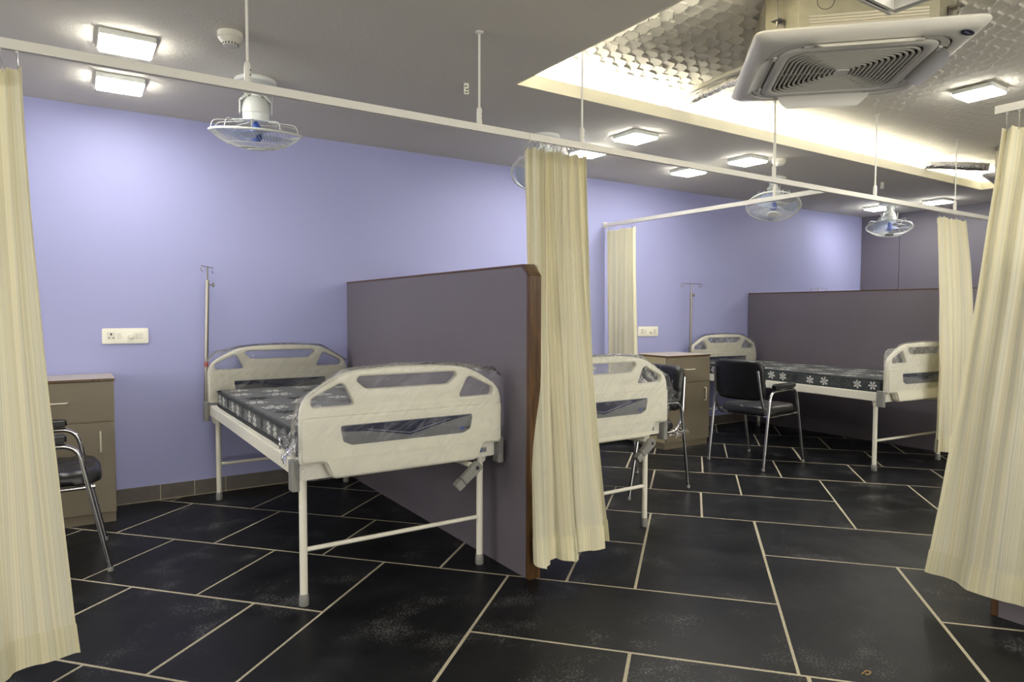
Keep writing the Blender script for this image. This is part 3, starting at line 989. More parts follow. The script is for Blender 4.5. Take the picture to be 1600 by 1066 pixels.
def make_wrap(t, y, seed, zlow, peak=None, spread=0.016, knot=None):
    """clear film bag drawn over a board: front and back sheets joined over the top"""
    rnd = random.Random(seed)
    nx, nz = 64, 34
    dirs = [(rnd.uniform(0.5, 1.3), rnd.uniform(8, 26), rnd.uniform(0, 6)) for _ in range(6)]
    def off(x, v, f):
        n = noise.noise(Vector((x * 6 + seed, v * 5, f * 3.3))) * 0.007 + noise.noise(Vector((x * 17, v * 14, seed + f))) * 0.003
        for (a, k, p) in dirs[:4]:
            q = (x * math.cos(a) + v * math.sin(a))
            n += 0.0016 * max(0, math.sin(q * k * 2 + p + f)) ** 4
        if knot is not None:
            dx, dz = x - knot[0], v - knot[1]
            ang = math.atan2(dz, dx * (1 if knot[0] < 0 else -1)); rr = math.hypot(dx, dz)
            n += 0.006 * math.sin(ang * 26 + seed) * math.exp(-rr * 3.2)
        return n
    mb = MB()
    rows = []
    hw = BW + 0.012
    for j in range(-nz, nz + 1):
        f = -1 if j <= 0 else 1
        v = 1 - abs(j) / nz
        row = []
        for i in range(nx + 1):
            x = -hw + 2 * hw * i / nx
            zt = top_z(min(abs(x), BW)) + 0.012
            zb = zlow + 0.01 * noise.noise(Vector((x * 9, seed, f)))
            z = zb + (zt - zb) * v
            if peak is not None and v > 0.8:
                px, pw, ph = peak
                z += ph * max(0, 1 - abs(x - px) / pw) ** 1.2 * ((v - 0.8) / 0.2)
            th = spread + 0.016
            edge = min(1.0, (hw - abs(x)) / 0.03)
            tt = th * (0.35 + 0.65 * edge) * min(1.0, math.sqrt(max(0.0, (1 - v) * 12)) if v > 0.9 else 1.0)
            yy = y + f * (tt + abs(off(x, z, f)) if v < 0.985 else tt)
            xx = x
            if knot is not None:
                w_ = math.exp(-((z - knot[1]) / 0.09) ** 2) * math.exp(-((x - knot[0]) / 0.12) ** 2)
                xx += (0.03 if knot[0] > 0 else -0.022) * w_
            row.append((xx, yy, z))
        rows.append(row)
    mb.quad_grid(rows)
    mb.smooth = True
    w_ = mb.build('plastic_wrap', 'film', t, smooth=True, flat_angle=180)
    if knot is not None:
        sg = 1 if knot[0] > 0 else -1
        mb = MB()
        rows = []
        for j in range(13):
            v = j / 12
            row = []
            for i in range(25):
                a = 2 * PI * i / 24
                r = (0.012 + 0.07 * v) * (1.25 if sg > 0 else 1.0) * (0.7 + 0.5 * noise.noise(Vector((math.cos(a) * 2, math.sin(a) * 2, v * 3 + seed))))
                r *= 1 + 0.35 * math.sin(a * 9 + v * 4)
                row.append((knot[0] + sg * (0.005 + 0.055 * v), y + r * math.cos(a) * 0.8 + 0.02 * v, knot[1] + r * math.sin(a) - 0.03 * v))
            rows.append(row)
        mb.quad_grid(rows)
        mb.build('film_bunch', 'film', w_, smooth=True, flat_angle=180)
    return w_
def snowflake(mb, c, ux, uy, r, rot, nrm):
    c, ux, uy, nrm = Vector(c), Vector(ux), Vector(uy), Vector(nrm)
    def strip(a, b, wd):
        a, b = Vector(a), Vector(b)
        d = (b - a).normalized(); pn = Vector((-d.y, d.x))
        ps = [a + pn * wd, a - pn * wd, b - pn * wd * 0.8, b + pn * wd * 0.8]
        vs = [mb.bm.verts.new(c + ux * p.x + uy * p.y + nrm) for p in ps]
        mb.bm.faces.new(vs)
    for k in range(6):
        a = rot + k * PI / 3
        d = Vector((math.cos(a), math.sin(a)))
        strip(d * 0.1 * r, d * r, 0.055 * r)
        for fr, ln in ((0.42, 0.30), (0.70, 0.26)):
            for sg in (-1, 1):
                b = a + sg * PI / 3.4
                e = Vector((math.cos(b), math.sin(b)))
                strip(d * fr * r, d * fr * r + e * ln * r, 0.05 * r)
def make_bed(label, loc, rz, wraps, seed):
    t = thing('hospital_bed', label, 'bed', loc, rz, 'steel hospital beds')
    L = 2.17
    LX = 0.44
    # end bars, side rails, slats
    for yy in (0.055, L - 0.055):
        MB().box(-BW + 0.004, BW - 0.004, yy - 0.022, yy + 0.022, 0.562, 0.634).build('end_bar', 'white_metal', t, bevel=0.005)
    for sx in (-1, 1):
        MB().box(sx * 0.462 - 0.018, sx * 0.462 + 0.018, 0.078, L - 0.078, 0.566, 0.636).build('side_rail', 'white_metal', t, bevel=0.005)
    MB().box(-0.442, 0.442, 0.08, L - 0.08, 0.612, 0.628).build('bed_deck', 'white_metal', t)
    for yy in (0.11, L - 0.11):
        for sx in (-1, 1):
            lg = MB().tube([(sx * LX, yy, 0.575), (sx * LX, yy, 0.03)], 0.0168, 14).build('leg', 'white_metal', t)
            MB().lathe([(0.0185, 0.052), (0.020, 0.05), (0.0215, 0.004), (0.019, 0.0)], (sx * LX, yy, 0.0), 14).build('foot_cap', 'grey_plastic', lg)
            g = [(sx * (LX + 0.012), 0.568), (sx * (LX + 0.042), 0.568), (sx * (LX + 0.030), 0.522), (sx * (LX + 0.012), 0.512)]
            MB().prism(g, 'y', yy - 0.003, yy + 0.003).build('gusset', 'white_metal', lg)
        MB().tube([(-LX, yy, 0.243), (LX, yy, 0.243)], 0.0105, 10).build('crossbar', 'white_metal', t)
    for yy in (0.03, L - 0.03):
        for sx in (-1, 1):
            MB().prism(fillet([(sx * (BW - 0.003), yy - 0.03), (sx * (BW + 0.03), yy - 0.03), (sx * (BW + 0.03), yy + 0.03), (sx * (BW - 0.003), yy + 0.03)], 0.009, 3), 'z', 0.528, 0.656).build('corner_bumper', 'grey_plastic', t, bevel=0.003, bseg=1)
    fb = make_board('footboard', t, 0.0, -1)
    hb = make_board('headboard', t, L, 1)
    # crank: shaft tube from under the deck and a folding grey handle
    c = MB().tube([(0.31, 0.40, 0.545), (0.31, -0.03, 0.545)], 0.014, 12).build('crank_shaft', 'white_metal', t)
    ang = math.radians(218)
    ca, sa = math.cos(ang), math.sin(ang)
    def hp(l, wd): return (0.325 + ca * l - sa * wd, 0.537 + sa * l + ca * wd)
    arm = fillet([hp(-0.026, -0.026), hp(-0.026, 0.026), hp(0.09, 0.021), hp(0.09, -0.021)], [0.024, 0.024, 0.004, 0.004], 5)
    h = MB().prism(arm, 'y', -0.066, -0.036).build('crank_handle', 'grey_plastic', t, bevel=0.005)
    grip = fillet([hp(0.094, -0.021), hp(0.094, 0.021), hp(0.135, 0.019), hp(0.135, -0.019)], 0.006, 3)
    MB().prism(grip, 'y', -0.068, -0.034).build('grip', 'grey_plastic', h, bevel=0.006)
    MB().lathe([(0.010, -0.0675), (0.010, -0.064)], (0, 0, 0), 12, Matrix.Translation(Vector((0.325, 0, 0.537))) @ Matrix.Rotation(-PI / 2, 4, 'X')).build('bolt', 'logo_dark', h)
    # maker's sticker on the end bar
    st = MB().box(0.372, 0.433, 0.0315, 0.0328, 0.585, 0.607).build('sticker', 'decal_grey', t)
    MB().box(0.374, 0.405, 0.0308, 0.0314, 0.587, 0.605).build('logo_patch', 'logo_blue', st)
    for wspec in wraps:
        y = 0.0 if wspec['end'] == 'foot' else L
        make_wrap(t, y, wspec['seed'], wspec.get('zlow', 0.58), wspec.get('peak'), wspec.get('spread', 0.016), wspec.get('knot'))
    return t
def make_mattress(label, loc, rz, seed):
    rnd = random.Random(seed)
    t = thing('mattress', label, 'mattress', loc, rz, 'charcoal snowflake mattresses')
    hx, y0, y1, z0, z1 = 0.435, 0.06, 2.105, 0.0, 0.108
    body = MB().box(-hx, hx, y0, y1, z0, z1).build('cover', 'mattress', t, bevel=0.022, bseg=3)
    for z in (z0 + 0.012, z1 - 0.010):
        lp = fillet([(-hx, y0), (hx, y0), (hx, y1), (-hx, y1)], 0.03, 4)
        rr = [(p[0] + 0.003 * noise.noise(Vector((p[0] * 5, p[1] * 5, z))), p[1], z) for p in lp]
        # subdivide long sides so that the cord waves a little
        fine = []
        for i in range(len(rr)):
            a, b = Vector(rr[i]), Vector(rr[(i + 1) % len(rr)])
            k = max(1, int((b - a).length / 0.12))
            for q in range(k):
                p = a.lerp(b, q / k); p.z += 0.004 * noise.noise(p * 4)
                fine.append(p)
        MB().tube(fine, 0.0065, 6, closed=True).build('piping', 'piping', t)
    def flake(dark, c, ux, uy, r, rot, nrm):
        ux, uy, nrm = Vector(ux), Vector(uy), Vector(nrm)
        o = bpy.data.objects.new('snowflake_print', FLAKE['print_black' if dark else 'print_white'])
        COL.objects.link(o); o.parent = t
        mt = Matrix((ux, uy, nrm)).transposed().to_4x4() @ Matrix.Rotation(rot, 4, 'Z') @ Matrix.Scale(r, 4)
        mt.translation = Vector(c) + nrm * 0.0012
        o.matrix_local = mt
    for i in range(4):
        for j in range(9):
            x = -0.33 + 0.22 * i + rnd.uniform(-0.03, 0.03)
            y = 0.2 + 0.22 * j + (0.11 if i % 2 else 0) + rnd.uniform(-0.03, 0.03)
            if abs(x) > 0.36 or y > 2.02: continue
            flake((i + j) % 3 == 0, (x, y, z1), (1, 0, 0), (0, 1, 0), rnd.uniform(0.065, 0.085), rnd.uniform(0, 1), (0, 0, 1))
    for j in range(14):
        y = 0.14 + 0.145 * j + rnd.uniform(-0.02, 0.02)
        flake(j % 3 == 2, (-hx, y, 0.052 + rnd.uniform(-0.01, 0.01)), (0, -1, 0), (0, 0, 1), rnd.uniform(0.036, 0.044), rnd.uniform(0, 1), (-1, 0, 0))
    return t
FLAKE = {}
for mat in ('print_white', 'print_black'):
    mb = MB(); snowflake(mb, (0, 0, 0), (1, 0, 0), (0, 1, 0), 1.0, 0.0, (0, 0, 0))
    o = mb.build('snowflake_print', mat)
    FLAKE[mat] = o.data
    bpy.data.objects.remove(o)
FY = 2.76
beds = {}
B1 = ((1.262, FY, 0), 0.0)
B2 = ((2.385, FY - 0.02, 0), 0.0)
a3 = math.radians(5.2)
B3 = ((5.32 + BW * math.cos(a3), 2.75 - BW * math.sin(a3), 0), -a3)
make_bed('white hospital bed nearest the viewer with film-wrapped footboard', B1[0], B1[1],
         [dict(end='foot', seed=2, peak=(0.455, 0.16, 0.075), knot=(-BW - 0.004, 0.745), zlow=0.575),
          dict(end='head', seed=6, peak=(-0.44, 0.14, 0.055), zlow=0.66)], 1)
make_bed('white hospital bed partly hidden behind the centre curtain', B2[0], B2[1],
         [dict(end='foot', seed=11, knot=(BW + 0.004, 0.80), zlow=0.60, spread=0.02),
          dict(end='head', seed=14, zlow=0.66)], 2)
make_bed('white hospital bed farthest away beside the dark partition', B3[0], B3[1],
         [dict(end='foot', seed=19, peak=(-0.47, 0.12, 0.07), zlow=0.66),
          dict(end='head', seed=23, peak=(0.47, 0.12, 0.06), zlow=0.66)], 3)
for (l, r), lab, sd in ((B1, 'charcoal snowflake mattress on the bed nearest the viewer', 41), (B2, 'mattress on the bed behind the centre curtain', 42), (B3, 'charcoal snowflake mattress on the farthest bed', 43)):
    make_mattress(lab, (l[0], l[1], 0.6285), r, sd)

# ------------------------------------------------------------------ drip stands
def iv_pole(label, x, y, zbot, rz, lean=0.0, foot=False, tag=False):
    t = thing('iv_pole', label, 'iv pole', (x, y, zbot), rz, 'steel drip poles')
    t.rotation_euler = (0, lean, 0)
    h = 1.48 - zbot
    MB().tube([(0, 0, 0.0), (0, 0, h)], 0.0125, 14).build('pole', 'steel', t)
    MB().tube([(0, 0, h - 0.05), (0, 0, h + 0.092)], 0.005, 8).build('inner_rod', 'steel', t)
    ca, sa = math.cos(rz), math.sin(rz)
    bar = []
    for k in range(9):
        s = -1 + k / 4
        bar.append((ca * 0.105 * s, sa * 0.105 * s, h + 0.090))
    MB().tube(bar, 0.0032, 6).build('hook_bar', 'steel', t)
    for sg in (-1, 1):
        ring = []
        for k in range(14):
            a = PI / 2 + sg * (0.5 - k / 13 * 5.2)
            ring.append((ca * sg * 0.105 + ca * 0.018 * math.cos(a), sa * sg * 0.105 + sa * 0.018 * math.cos(a), h + 0.072 + 0.018 * math.sin(a)))
        MB().tube(ring, 0.0028, 6).build('hook', 'steel', t)
    k = MB().tube([(0.010, 0, h - 0.03), (0.034, 0, h - 0.03)], 0.004, 8).build('clamp_screw', 'steel', t)
    MB().lathe([(0.006, 0), (0.016, 0.003), (0.016, 0.012), (0.008, 0.016)], (0, 0, 0), 12, Matrix.Translation(Vector((0.030, 0, h - 0.03))) @ Matrix.Rotation(PI / 2, 4, 'Y')).build('knob', 'grey_plastic', k)
    if tag:
        MB().lathe([(0.0128, 0.0), (0.0131, 0.001), (0.0131, 0.034), (0.0128, 0.035)], (0, 0, 0.235), 14).build('red_tag', 'red_tag', t)
    if foot:
        MB().lathe([(0.09, 0), (0.09, 0.012), (0.02, 0.03), (0.0125, 0.032)], (0, 0, 0), 20).build('foot_plate', 'steel', t)
    return t
def on_bed(B, x, y):
    (l, r) = B
    return (l[0] + x * math.cos(r) - y * math.sin(r), l[1] + x * math.sin(r) + y * math.cos(r))
p = on_bed(B1, -BW - 0.0155, 2.17)
iv_pole('steel drip pole at the head of the bed nearest the viewer', p[0] + 0.006, p[1] + 0.016, 0.657, math.radians(62), lean=math.radians(1.6), tag=True)
p = on_bed(B3, -BW - 0.0155, 2.15)
iv_pole('steel drip pole at the head of the farthest bed, behind the cabinet', p[0], p[1], 0.657, math.radians(-20))
iv_pole('drip pole whose hooks peek over the far dark partition', 7.75, 4.86, 0.0, math.radians(-20), foot=True)

# ------------------------------------------------------------------ chairs
def cushion(name, sx, sy, sz, mat, parent, seams_x=(), seams_y=(), n=26, curve=0.0, crown=0.016, placem=Matrix()):
    """padded pad with stitched channels on its top; local z is the padded face"""
    def h(x, y):
        ex = max(0.0, 1 - (abs(x) / (sx / 2)) ** 8); ey = max(0.0, 1 - (abs(y) / (sy / 2)) ** 8)
        z = crown * (ex * ey) ** 0.5
        for s in seams_x: z -= 0.010 * math.exp(-((x - s) / 0.010) ** 2)
        for s in seams_y: z -= 0.010 * math.exp(-((y - s) / 0.010) ** 2)
        return z
    mb = MB()
    def rr(x, y):
        # superellipse corner rounding
        u, v = x / (sx / 2), y / (sy / 2)
        d = (abs(u) ** 6 + abs(v) ** 6) ** (1 / 6)
        mx = max(abs(u), abs(v))
        f = mx / d if d > 1e-6 else 1
        return x * f, y * f
    rows_t, rows_b = [], []
    for j in range(n + 1):
        y = -sy / 2 + sy * j / n
        rt, rb = [], []
        for i in range(n + 1):
            x = -sx / 2 + sx * i / n
            X_, Y_ = rr(x, y)
            edge = max(abs(x) / (sx / 2), abs(y) / (sy / 2))
            rd = sz * 0.32 * max(0, (edge - 0.9) / 0.1) ** 2
            cz = curve * (y / (sy / 2)) ** 2
            rt.append(placem @ Vector((X_, Y_, sz / 2 + h(x, y) - rd + cz)))
            rb.append(placem @ Vector((X_, Y_, -sz / 2 + rd * 0.6 + cz)))
        rows_t.append(rt); rows_b.append(rb)
    gt = mb.quad_grid(rows_t); gb = mb.quad_grid(rows_b)
    per = [(0, i) for i in range(n)] + [(j, n) for j in range(n)] + [(n, i) for i in range(n, 0, -1)] + [(j, 0) for j in range(n, 0, -1)]
    for k in range(len(per)):
        a, b = per[k], per[(k + 1) % len(per)]
        mb.bm.faces.new((gt[a[0]][a[1]], gt[b[0]][b[1]], gb[b[0]][b[1]], gb[a[0]][a[1]]))
    return mb.build(name, mat, parent, smooth=True, flat_angle=60)
def bend(pts, r=0.05, n=5):
    out = [Vector(pts[0])]
    for i in range(1, len(pts) - 1):
        p0, p1, p2 = Vector(pts[i - 1]), Vector(pts[i]), Vector(pts[i + 1])
        a, b = p0 - p1, p2 - p1
        rr = min(r, a.length * 0.45, b.length * 0.45)
        s, e = p1 + a.normalized() * rr, p1 + b.normalized() * rr
        for k in range(n + 1):
            t = k / n
            out.append(s * (1 - t) ** 2 + p1 * 2 * t * (1 - t) + e * t * t)
    out.append(Vector(pts[-1]))
    return out
def film_scrap(name, parent, c, sx, sz, seed):
    mb = MB(); rows = []
    for j in range(7):
        row = []
        for i in range(13):
            u, v = i / 12 - 0.5, j / 6
            row.append((c[0] + u * sx, c[1] + 0.016 * noise.noise(Vector((u * 7, v * 4, seed))), c[2] - v * sz * (0.5 + 0.6 * noise.noise(Vector((u * 9, seed, 0.3)))) + 0.008 * math.sin(u * 30)))
        rows.append(row)
    mb.quad_grid(rows)
    return mb.build(name, 'film', parent, smooth=True, flat_angle=180)
def make_chair(label, loc, rz):
    """faces +x"""
    t = thing('visitor_chair', label, 'chair', loc, rz, 'black padded visitor chairs')
    W = 0.262
    for sy in (-1, 1):
        y = sy * W
        # each side: one bent tube from rear foot over the arm to the front foot, cut at the arm into legs and arm
        path = bend([(-0.29, y, 0.012), (-0.205, y, 0.625), (0.165, y, 0.635), (0.29, y, 0.012)], 0.075, 6)
        zs = [i for i, q in enumerate(path) if q.z > 0.52]
        i0, i1 = zs[0], zs[-1]
        la = MB().tube([path[0], path[i0]], 0.0118, 10).build('leg', 'chrome', t)
        MB().lathe([(0.013, 0), (0.0135, 0.02), (0.0125, 0.022)], tuple(path[0] - Vector((0, 0, 0.012))), 10).build('foot_cap', 'grey_plastic', la)
        lb = MB().tube([path[i1], path[-1]], 0.0118, 10).build('leg', 'chrome', t)
        MB().lathe([(0.013, 0), (0.0135, 0.02), (0.0125, 0.022)], tuple(path[-1] - Vector((0, 0, 0.012))), 10).build('foot_cap', 'grey_plastic', lb)
        MB().tube(path[i0:i1 + 1], 0.0118, 10).build('arm_tube', 'chrome', t)
        MB().prism(fillet([(-0.16, y - 0.024), (0.125, y - 0.024), (0.125, y + 0.024), (-0.16, y + 0.024)], 0.012, 3), 'z', 0.647, 0.690).build('armrest', 'leather', t, bevel=0.010, bseg=3)
        # seat rail and backrest upright in one bent tube
        up = bend([(0.235, sy * 0.225, 0.418), (-0.20, sy * 0.225, 0.412), (-0.262, sy * 0.225, 0.52), (-0.300, sy * 0.205, 0.80)], 0.06, 6)
        MB().tube(up, 0.0098, 10).build('back_support', 'chrome', t)
        for px, pz in ((0.212, 0.418), (-0.232, 0.428)):
            MB().tube([(px, sy * 0.225, pz), (px, sy * (W + 0.006), pz)], 0.008, 8).build('cross_stud', 'chrome', t)
    for px in (0.17, -0.15):
        MB().tube([(px, -0.225, 0.416), (px, 0.225, 0.416)], 0.009, 8).build('seat_rail', 'chrome', t)
    cushion('seat', 0.475, 0.47, 0.058, 'leather', t, seams_x=(0.10,), seams_y=(0.0,), placem=Matrix.Translation(Vector((0.03, 0, 0.456))))
    bm_ = Matrix.Translation(Vector((-0.265, 0, 0.715))) @ Matrix.Rotation(math.radians(-7.5), 4, 'Y') @ Matrix(((0, 0, 1, 0), (0, 1, 0, 0), (-1, 0, 0, 0), (0, 0, 0, 1)))
    # local: x -> down, y -> across, z -> forward
    cushion('backrest', 0.335, 0.465, 0.05, 'leather', t, seams_x=(0.02, 0.11), seams_y=(0.0,), curve=0.022, placem=bm_)
    return t
c0 = make_chair('black padded armchair half hidden behind the left-edge curtain', (-0.145, 4.035, 0), 0.0)
film_scrap('plastic_scrap', c0, (0.06, -0.22, 0.425), 0.16, 0.045, 3)
c1 = make_chair('black padded armchair showing the front of its backrest behind a wrapped footboard', (3.43, 3.575, 0), PI)
film_scrap('plastic_scrap', c1, (-0.19, 0.27, 0.43), 0.20, 0.07, 8)
c2 = make_chair('black padded armchair seen from behind, facing the farthest bed', (4.89, 3.61, 0), math.radians(3))

# ------------------------------------------------------------------ bedside cabinets
def make_cabinet(label, x0, yf, depth):
    W, Hh = 0.585, 0.868
    t = thing('bedside_cabinet', label, 'cabinet', (x0, yf, 0), 0, 'bedside cabinets')
    MB().box(0.0, W, 0.018, depth, 0.06, Hh - 0.014).build('body', 'cab_side', t, bevel=0.0015, bseg=1)
    MB().box(0.003, W - 0.003, 0.022, depth - 0.01, 0.0, 0.0598).build('plinth', 'cab_front', t)
    tp = MB().box(-0.004, W + 0.004, -0.004, depth, Hh - 0.0138, Hh).build('top', 'wood', t, bevel=0.001, bseg=1)
    MB().box(-0.003, W + 0.003, -0.003, depth - 0.001, Hh, Hh + 0.0015).build('top_laminate', 'cab_top', tp)
    d = MB().box(0.002, W - 0.002, 0.0, 0.0178, 0.615, Hh - 0.017).build('drawer', 'cab_front', t, bevel=0.0012, bseg=1)
    def handle(parent, a, b):
        a, b = Vector(a), Vector(b)
        o = Vector((0, -0.024, 0))
        mb = MB(); mb.tube(bend([a, a + o, b + o, b], 0.012, 4), 0.0055, 8)
        mb.build('handle', 'handle', parent)
    handle(d, (W / 2 - 0.06, 0.0005, 0.735), (W / 2 + 0.06, 0.0005, 0.735))
    dr = MB().box(0.002, W - 0.002, 0.0, 0.0178, 0.066, 0.609).build('door', 'cab_front', t, bevel=0.0012, bseg=1)
    handle(dr, (W - 0.075, 0.0005, 0.552), (W - 0.075, 0.0005, 0.432))
    return t
make_cabinet('olive grey bedside cabinet partly behind the left-edge curtain', 0.218 - 0.585, 4.645, 0.375)
make_cabinet('beige sided bedside cabinet between the two far chairs under the switch board', 4.555, 4.325, 0.45)

# ------------------------------------------------------------------ switch boards
def switch_board(label, x0, x1, z0, z1, full):
    t = thing('switch_board', label, 'switch board', ((x0 + x1) / 2, Y1, (z0 + z1) / 2))
    hw, hh = (x1 - x0) / 2, (z1 - z0) / 2
    MB().box(-hw, hw, -0.011, -0.0005, -hh, hh).build('plate', 'switch', t, bevel=0.004)
    MB().box(-hw + 0.016, hw - 0.016, -0.0135, -0.0112, -hh + 0.014, hh - 0.014).build('insert', 'switch', t, bevel=0.001, bseg=1)
    k = hw / 0.131
    so = MB().box(-0.105 * k, -0.057 * k, -0.0148, -0.0137, -0.026, 0.026).build('socket', 'switch_grey', t, bevel=0.0005, bseg=1)
    for (px, pz, w_, h_) in ((-0.081, 0.012, 0.0045, 0.006), (-0.093, -0.011, 0.004, 0.003), (-0.069, -0.011, 0.004, 0.003)):
        MB().box(px * k - w_, px * k + w_, -0.0156, -0.0149, pz - h_, pz + h_).build('pin_hole', 'switch_dark', so)
    MB().box(-0.048 * k, -0.026 * k, -0.0165, -0.0137, -0.020, 0.020).build('rocker', 'switch_grey', t, bevel=0.001, bseg=1)
    MB().lathe([(0.019, 0), (0.019, 0.01), (0.015, 0.022), (0.009, 0.024)], (0, 0, 0), 20, Matrix.Translation(Vector((0.030 * k, -0.0136, -0.004))) @ Matrix.Rotation(PI / 2, 4, 'X')).build('fan_regulator', 'switch', t)
    for px in (0.066, 0.089):
        MB().box((px - 0.0105) * k, (px + 0.0105) * k, -0.0165, -0.0137, -0.020, 0.020).build('rocker', 'switch_grey', t, bevel=0.001, bseg=1)
    return t
switch_board('ivory switch board on purple wall above the left cabinet', 0.176, 0.438, 1.057, 1.157, True)
switch_board('ivory switch board on purple wall above the far cabinet', 4.867, 5.155, 1.02, 1.122, True)

# ------------------------------------------------------------------ fans
def make_fan(label, x, y, tilt, toward, blade_rot=0.0):
    t = thing('ceiling_fan', label, 'fan', (x, y, ZC), 0, 'caged ceiling fans')
    MB().lathe([(0.108, -0.0005), (0.112, -0.006), (0.110, -0.024), (0.096, -0.030), (0.05, -0.034)], (0, 0, 0), 28).build('base_plate', 'fan_white', t)
    MB().lathe([(0.045, -0.033), (0.040, -0.05), (0.034, -0.09), (0.036, -0.10)], (0, 0, 0), 18).build('neck', 'fan_white', t)
    Rm = Matrix.Translation(Vector((0, 0, -0.175))) @ Matrix.Rotation(toward, 4, 'Z') @ Matrix.Rotation(tilt, 4, 'Y') @ Matrix.Rotation(-toward, 4, 'Z') @ Matrix.Translation(Vector((0, 0, 0.175)))
    # fork from the neck down to the pivots
    Rz = Matrix.Rotation(toward + PI / 2, 4, 'Z')
    for s in (-1, 1):
        mb = MB()
        mb.box(s * 0.083 - 0.004, s * 0.083 + 0.004, -0.022, 0.022, -0.19, -0.12, Rz)
        mb.prism([(0, 0)] * 0 or [(s * 0.03, -0.085), (s * 0.045, -0.075), (s * 0.087, -0.118), (s * 0.079, -0.124)], 'y', -0.02, 0.02)
        bm = mb.bm
        for v in bm.verts:
            pass
        f = mb.build('fork_arm', 'fan_white', t, bevel=0.002, bseg=1)
        if True:
            me = f.data
            # the prism was made unrotated: bring the slanted piece round too
            for v in me.vertices:
                pass
    def lathe(name, prof, mat, seg=24):
        return MB().lathe(prof, (0, 0, 0), seg, Rm).build(name, mat, t)
    mo = lathe('motor', [(0.030, -0.095), (0.052, -0.105), (0.066, -0.13), (0.074, -0.165), (0.076, -0.182), (0.072, -0.186), (0.070, -0.222), (0.062, -0.228)], 'fan_white')
    for k in range(7):
        a = toward + PI + (k - 3) * 0.13
        mt = Rm @ Matrix.Translation(Vector((0.0712 * math.cos(a), 0.0712 * math.sin(a), -0.206))) @ Matrix.Rotation(a, 4, 'Z')
        MB().box(-0.0008, 0.0008, -0.0022, 0.0022, -0.009, 0.009, mt).build('vent_slot', 'slot', mo)
    # wire guard
    R = 0.243
    zr = -0.292
    mb = MB()
    mb.tube([Rm @ Vector((R * math.cos(2 * PI * k / 48), R * math.sin(2 * PI * k / 48), zr)) for k in range(48)], 0.007, 8, closed=True)
    mb.build('guard_rim', 'fan_white', t)
    mb = MB()
    for k in range(72):
        a = 2 * PI * k / 72
        pts = []
        for q in range(7):
            u = q / 6
            r = R - (R - 0.045) * u
            z = zr - 0.085 * math.sin(u * PI / 2) ** 0.75
            pts.append(Rm @ Vector((r * math.cos(a + 0.5 * u), r * math.sin(a + 0.5 * u), z)))
        mb.tube(pts, 0.0011, 4, caps=False)
    for r_, z_ in ((0.16, -0.062), (0.10, -0.080)):
        mb.tube([Rm @ Vector((r_ * math.cos(2 * PI * k / 36), r_ * math.sin(2 * PI * k / 36), zr + z_)) for k in range(36)], 0.0016, 5, closed=True)
    mb.build('front_guard', 'fan_white', t)
    lathe('guard_badge', [(0.0005, zr - 0.0935), (0.046, zr - 0.092), (0.050, zr - 0.085), (0.046, zr - 0.083)], 'fan_white')
    mb = MB()
    for k in range(10):
        a = 2 * PI * k / 10
        pts = [(R - 0.003, zr), (R - 0.012, zr + 0.040), (R - 0.03, zr + 0.052), (0.12, zr + 0.060), (0.068, zr + 0.066)]
        mb.tube(bend([Rm @ Vector((r * math.cos(a), r * math.sin(a), z)) for r, z in pts], 0.015, 3), 0.0022, 6, caps=False)
    mb.tube([Rm @ Vector((0.13 * math.cos(2 * PI * k / 32), 0.13 * math.sin(2 * PI * k / 32), zr + 0.060)) for k in range(32)], 0.002, 5, closed=True)
    mb.build('rear_guard', 'fan_white', t)
    lathe('hub', [(0.006, -0.226), (0.030, -0.262), (0.034, -0.318), (0.022, -0.335), (0.0005, -0.338)], 'fan_hub')
    for b in range(3):
        a0 = blade_rot + b * 2 * PI / 3
        rows = []
        for j in range(9):
            u = j / 8
            r = 0.028 + 0.187 * u
            wd = 0.30 + 0.85 * math.sin(min(1, u * 1.15) * PI * 0.62)
            row = []
            for i in range(7):
                v = i / 6 - 0.5
                a = a0 + v * wd * (1.0 if u > 0.05 else 0.6)
                z = -0.295 + 0.050 * v * (1 - 0.25 * u) - 0.012 * math.sin(u * PI)
                row.append(Rm @ Vector((r * math.cos(a), r * math.sin(a), z)))
            rows.append(row)
        mb = MB(); g = mb.quad_grid(rows)
        bmesh.ops.solidify(mb.bm, geom=mb.bm.faces[:], thickness=0.002)
        mb.build('blade', 'fan_blade', t, smooth=True)
    # power cord loop and pull
    MB().tube(bend([(-0.07, -0.03, -0.03), (-0.075, -0.035, -0.08), (-0.035, -0.02, -0.12)], 0.03), 0.003, 6).build('cord', 'fan_white', t)
    MB().tube([(0.085, -0.01, -0.03), (0.088, -0.012, -0.10), (0.080, -0.012, -0.17)], 0.0018, 6).build('safety_wire', 'fan_white', t)
    return t
def dir_to_cam(x, y): return math.atan2(-y, -x)
# the head leans so that its guard faces the given bearing
make_fan('white caged ceiling fan at left hanging level over the nearest bed', 0.90, 3.97, math.radians(8), dir_to_cam(0.9, 3.97), 0.4)
make_fan('caged ceiling fan mostly hidden behind the centre curtain', 2.94, 4.02, math.radians(-24), dir_to_cam(2.94, 4.02), 0.2)
make_fan('caged ceiling fan behind the cross track, tilted towards the viewer', 5.67, 4.04, math.radians(-26), dir_to_cam(5.67, 4.04), 1.2)
make_fan('farthest caged ceiling fan near the grey wall', 8.10, 4.20, math.radians(-14), dir_to_cam(8.1, 4.2), 0.9)

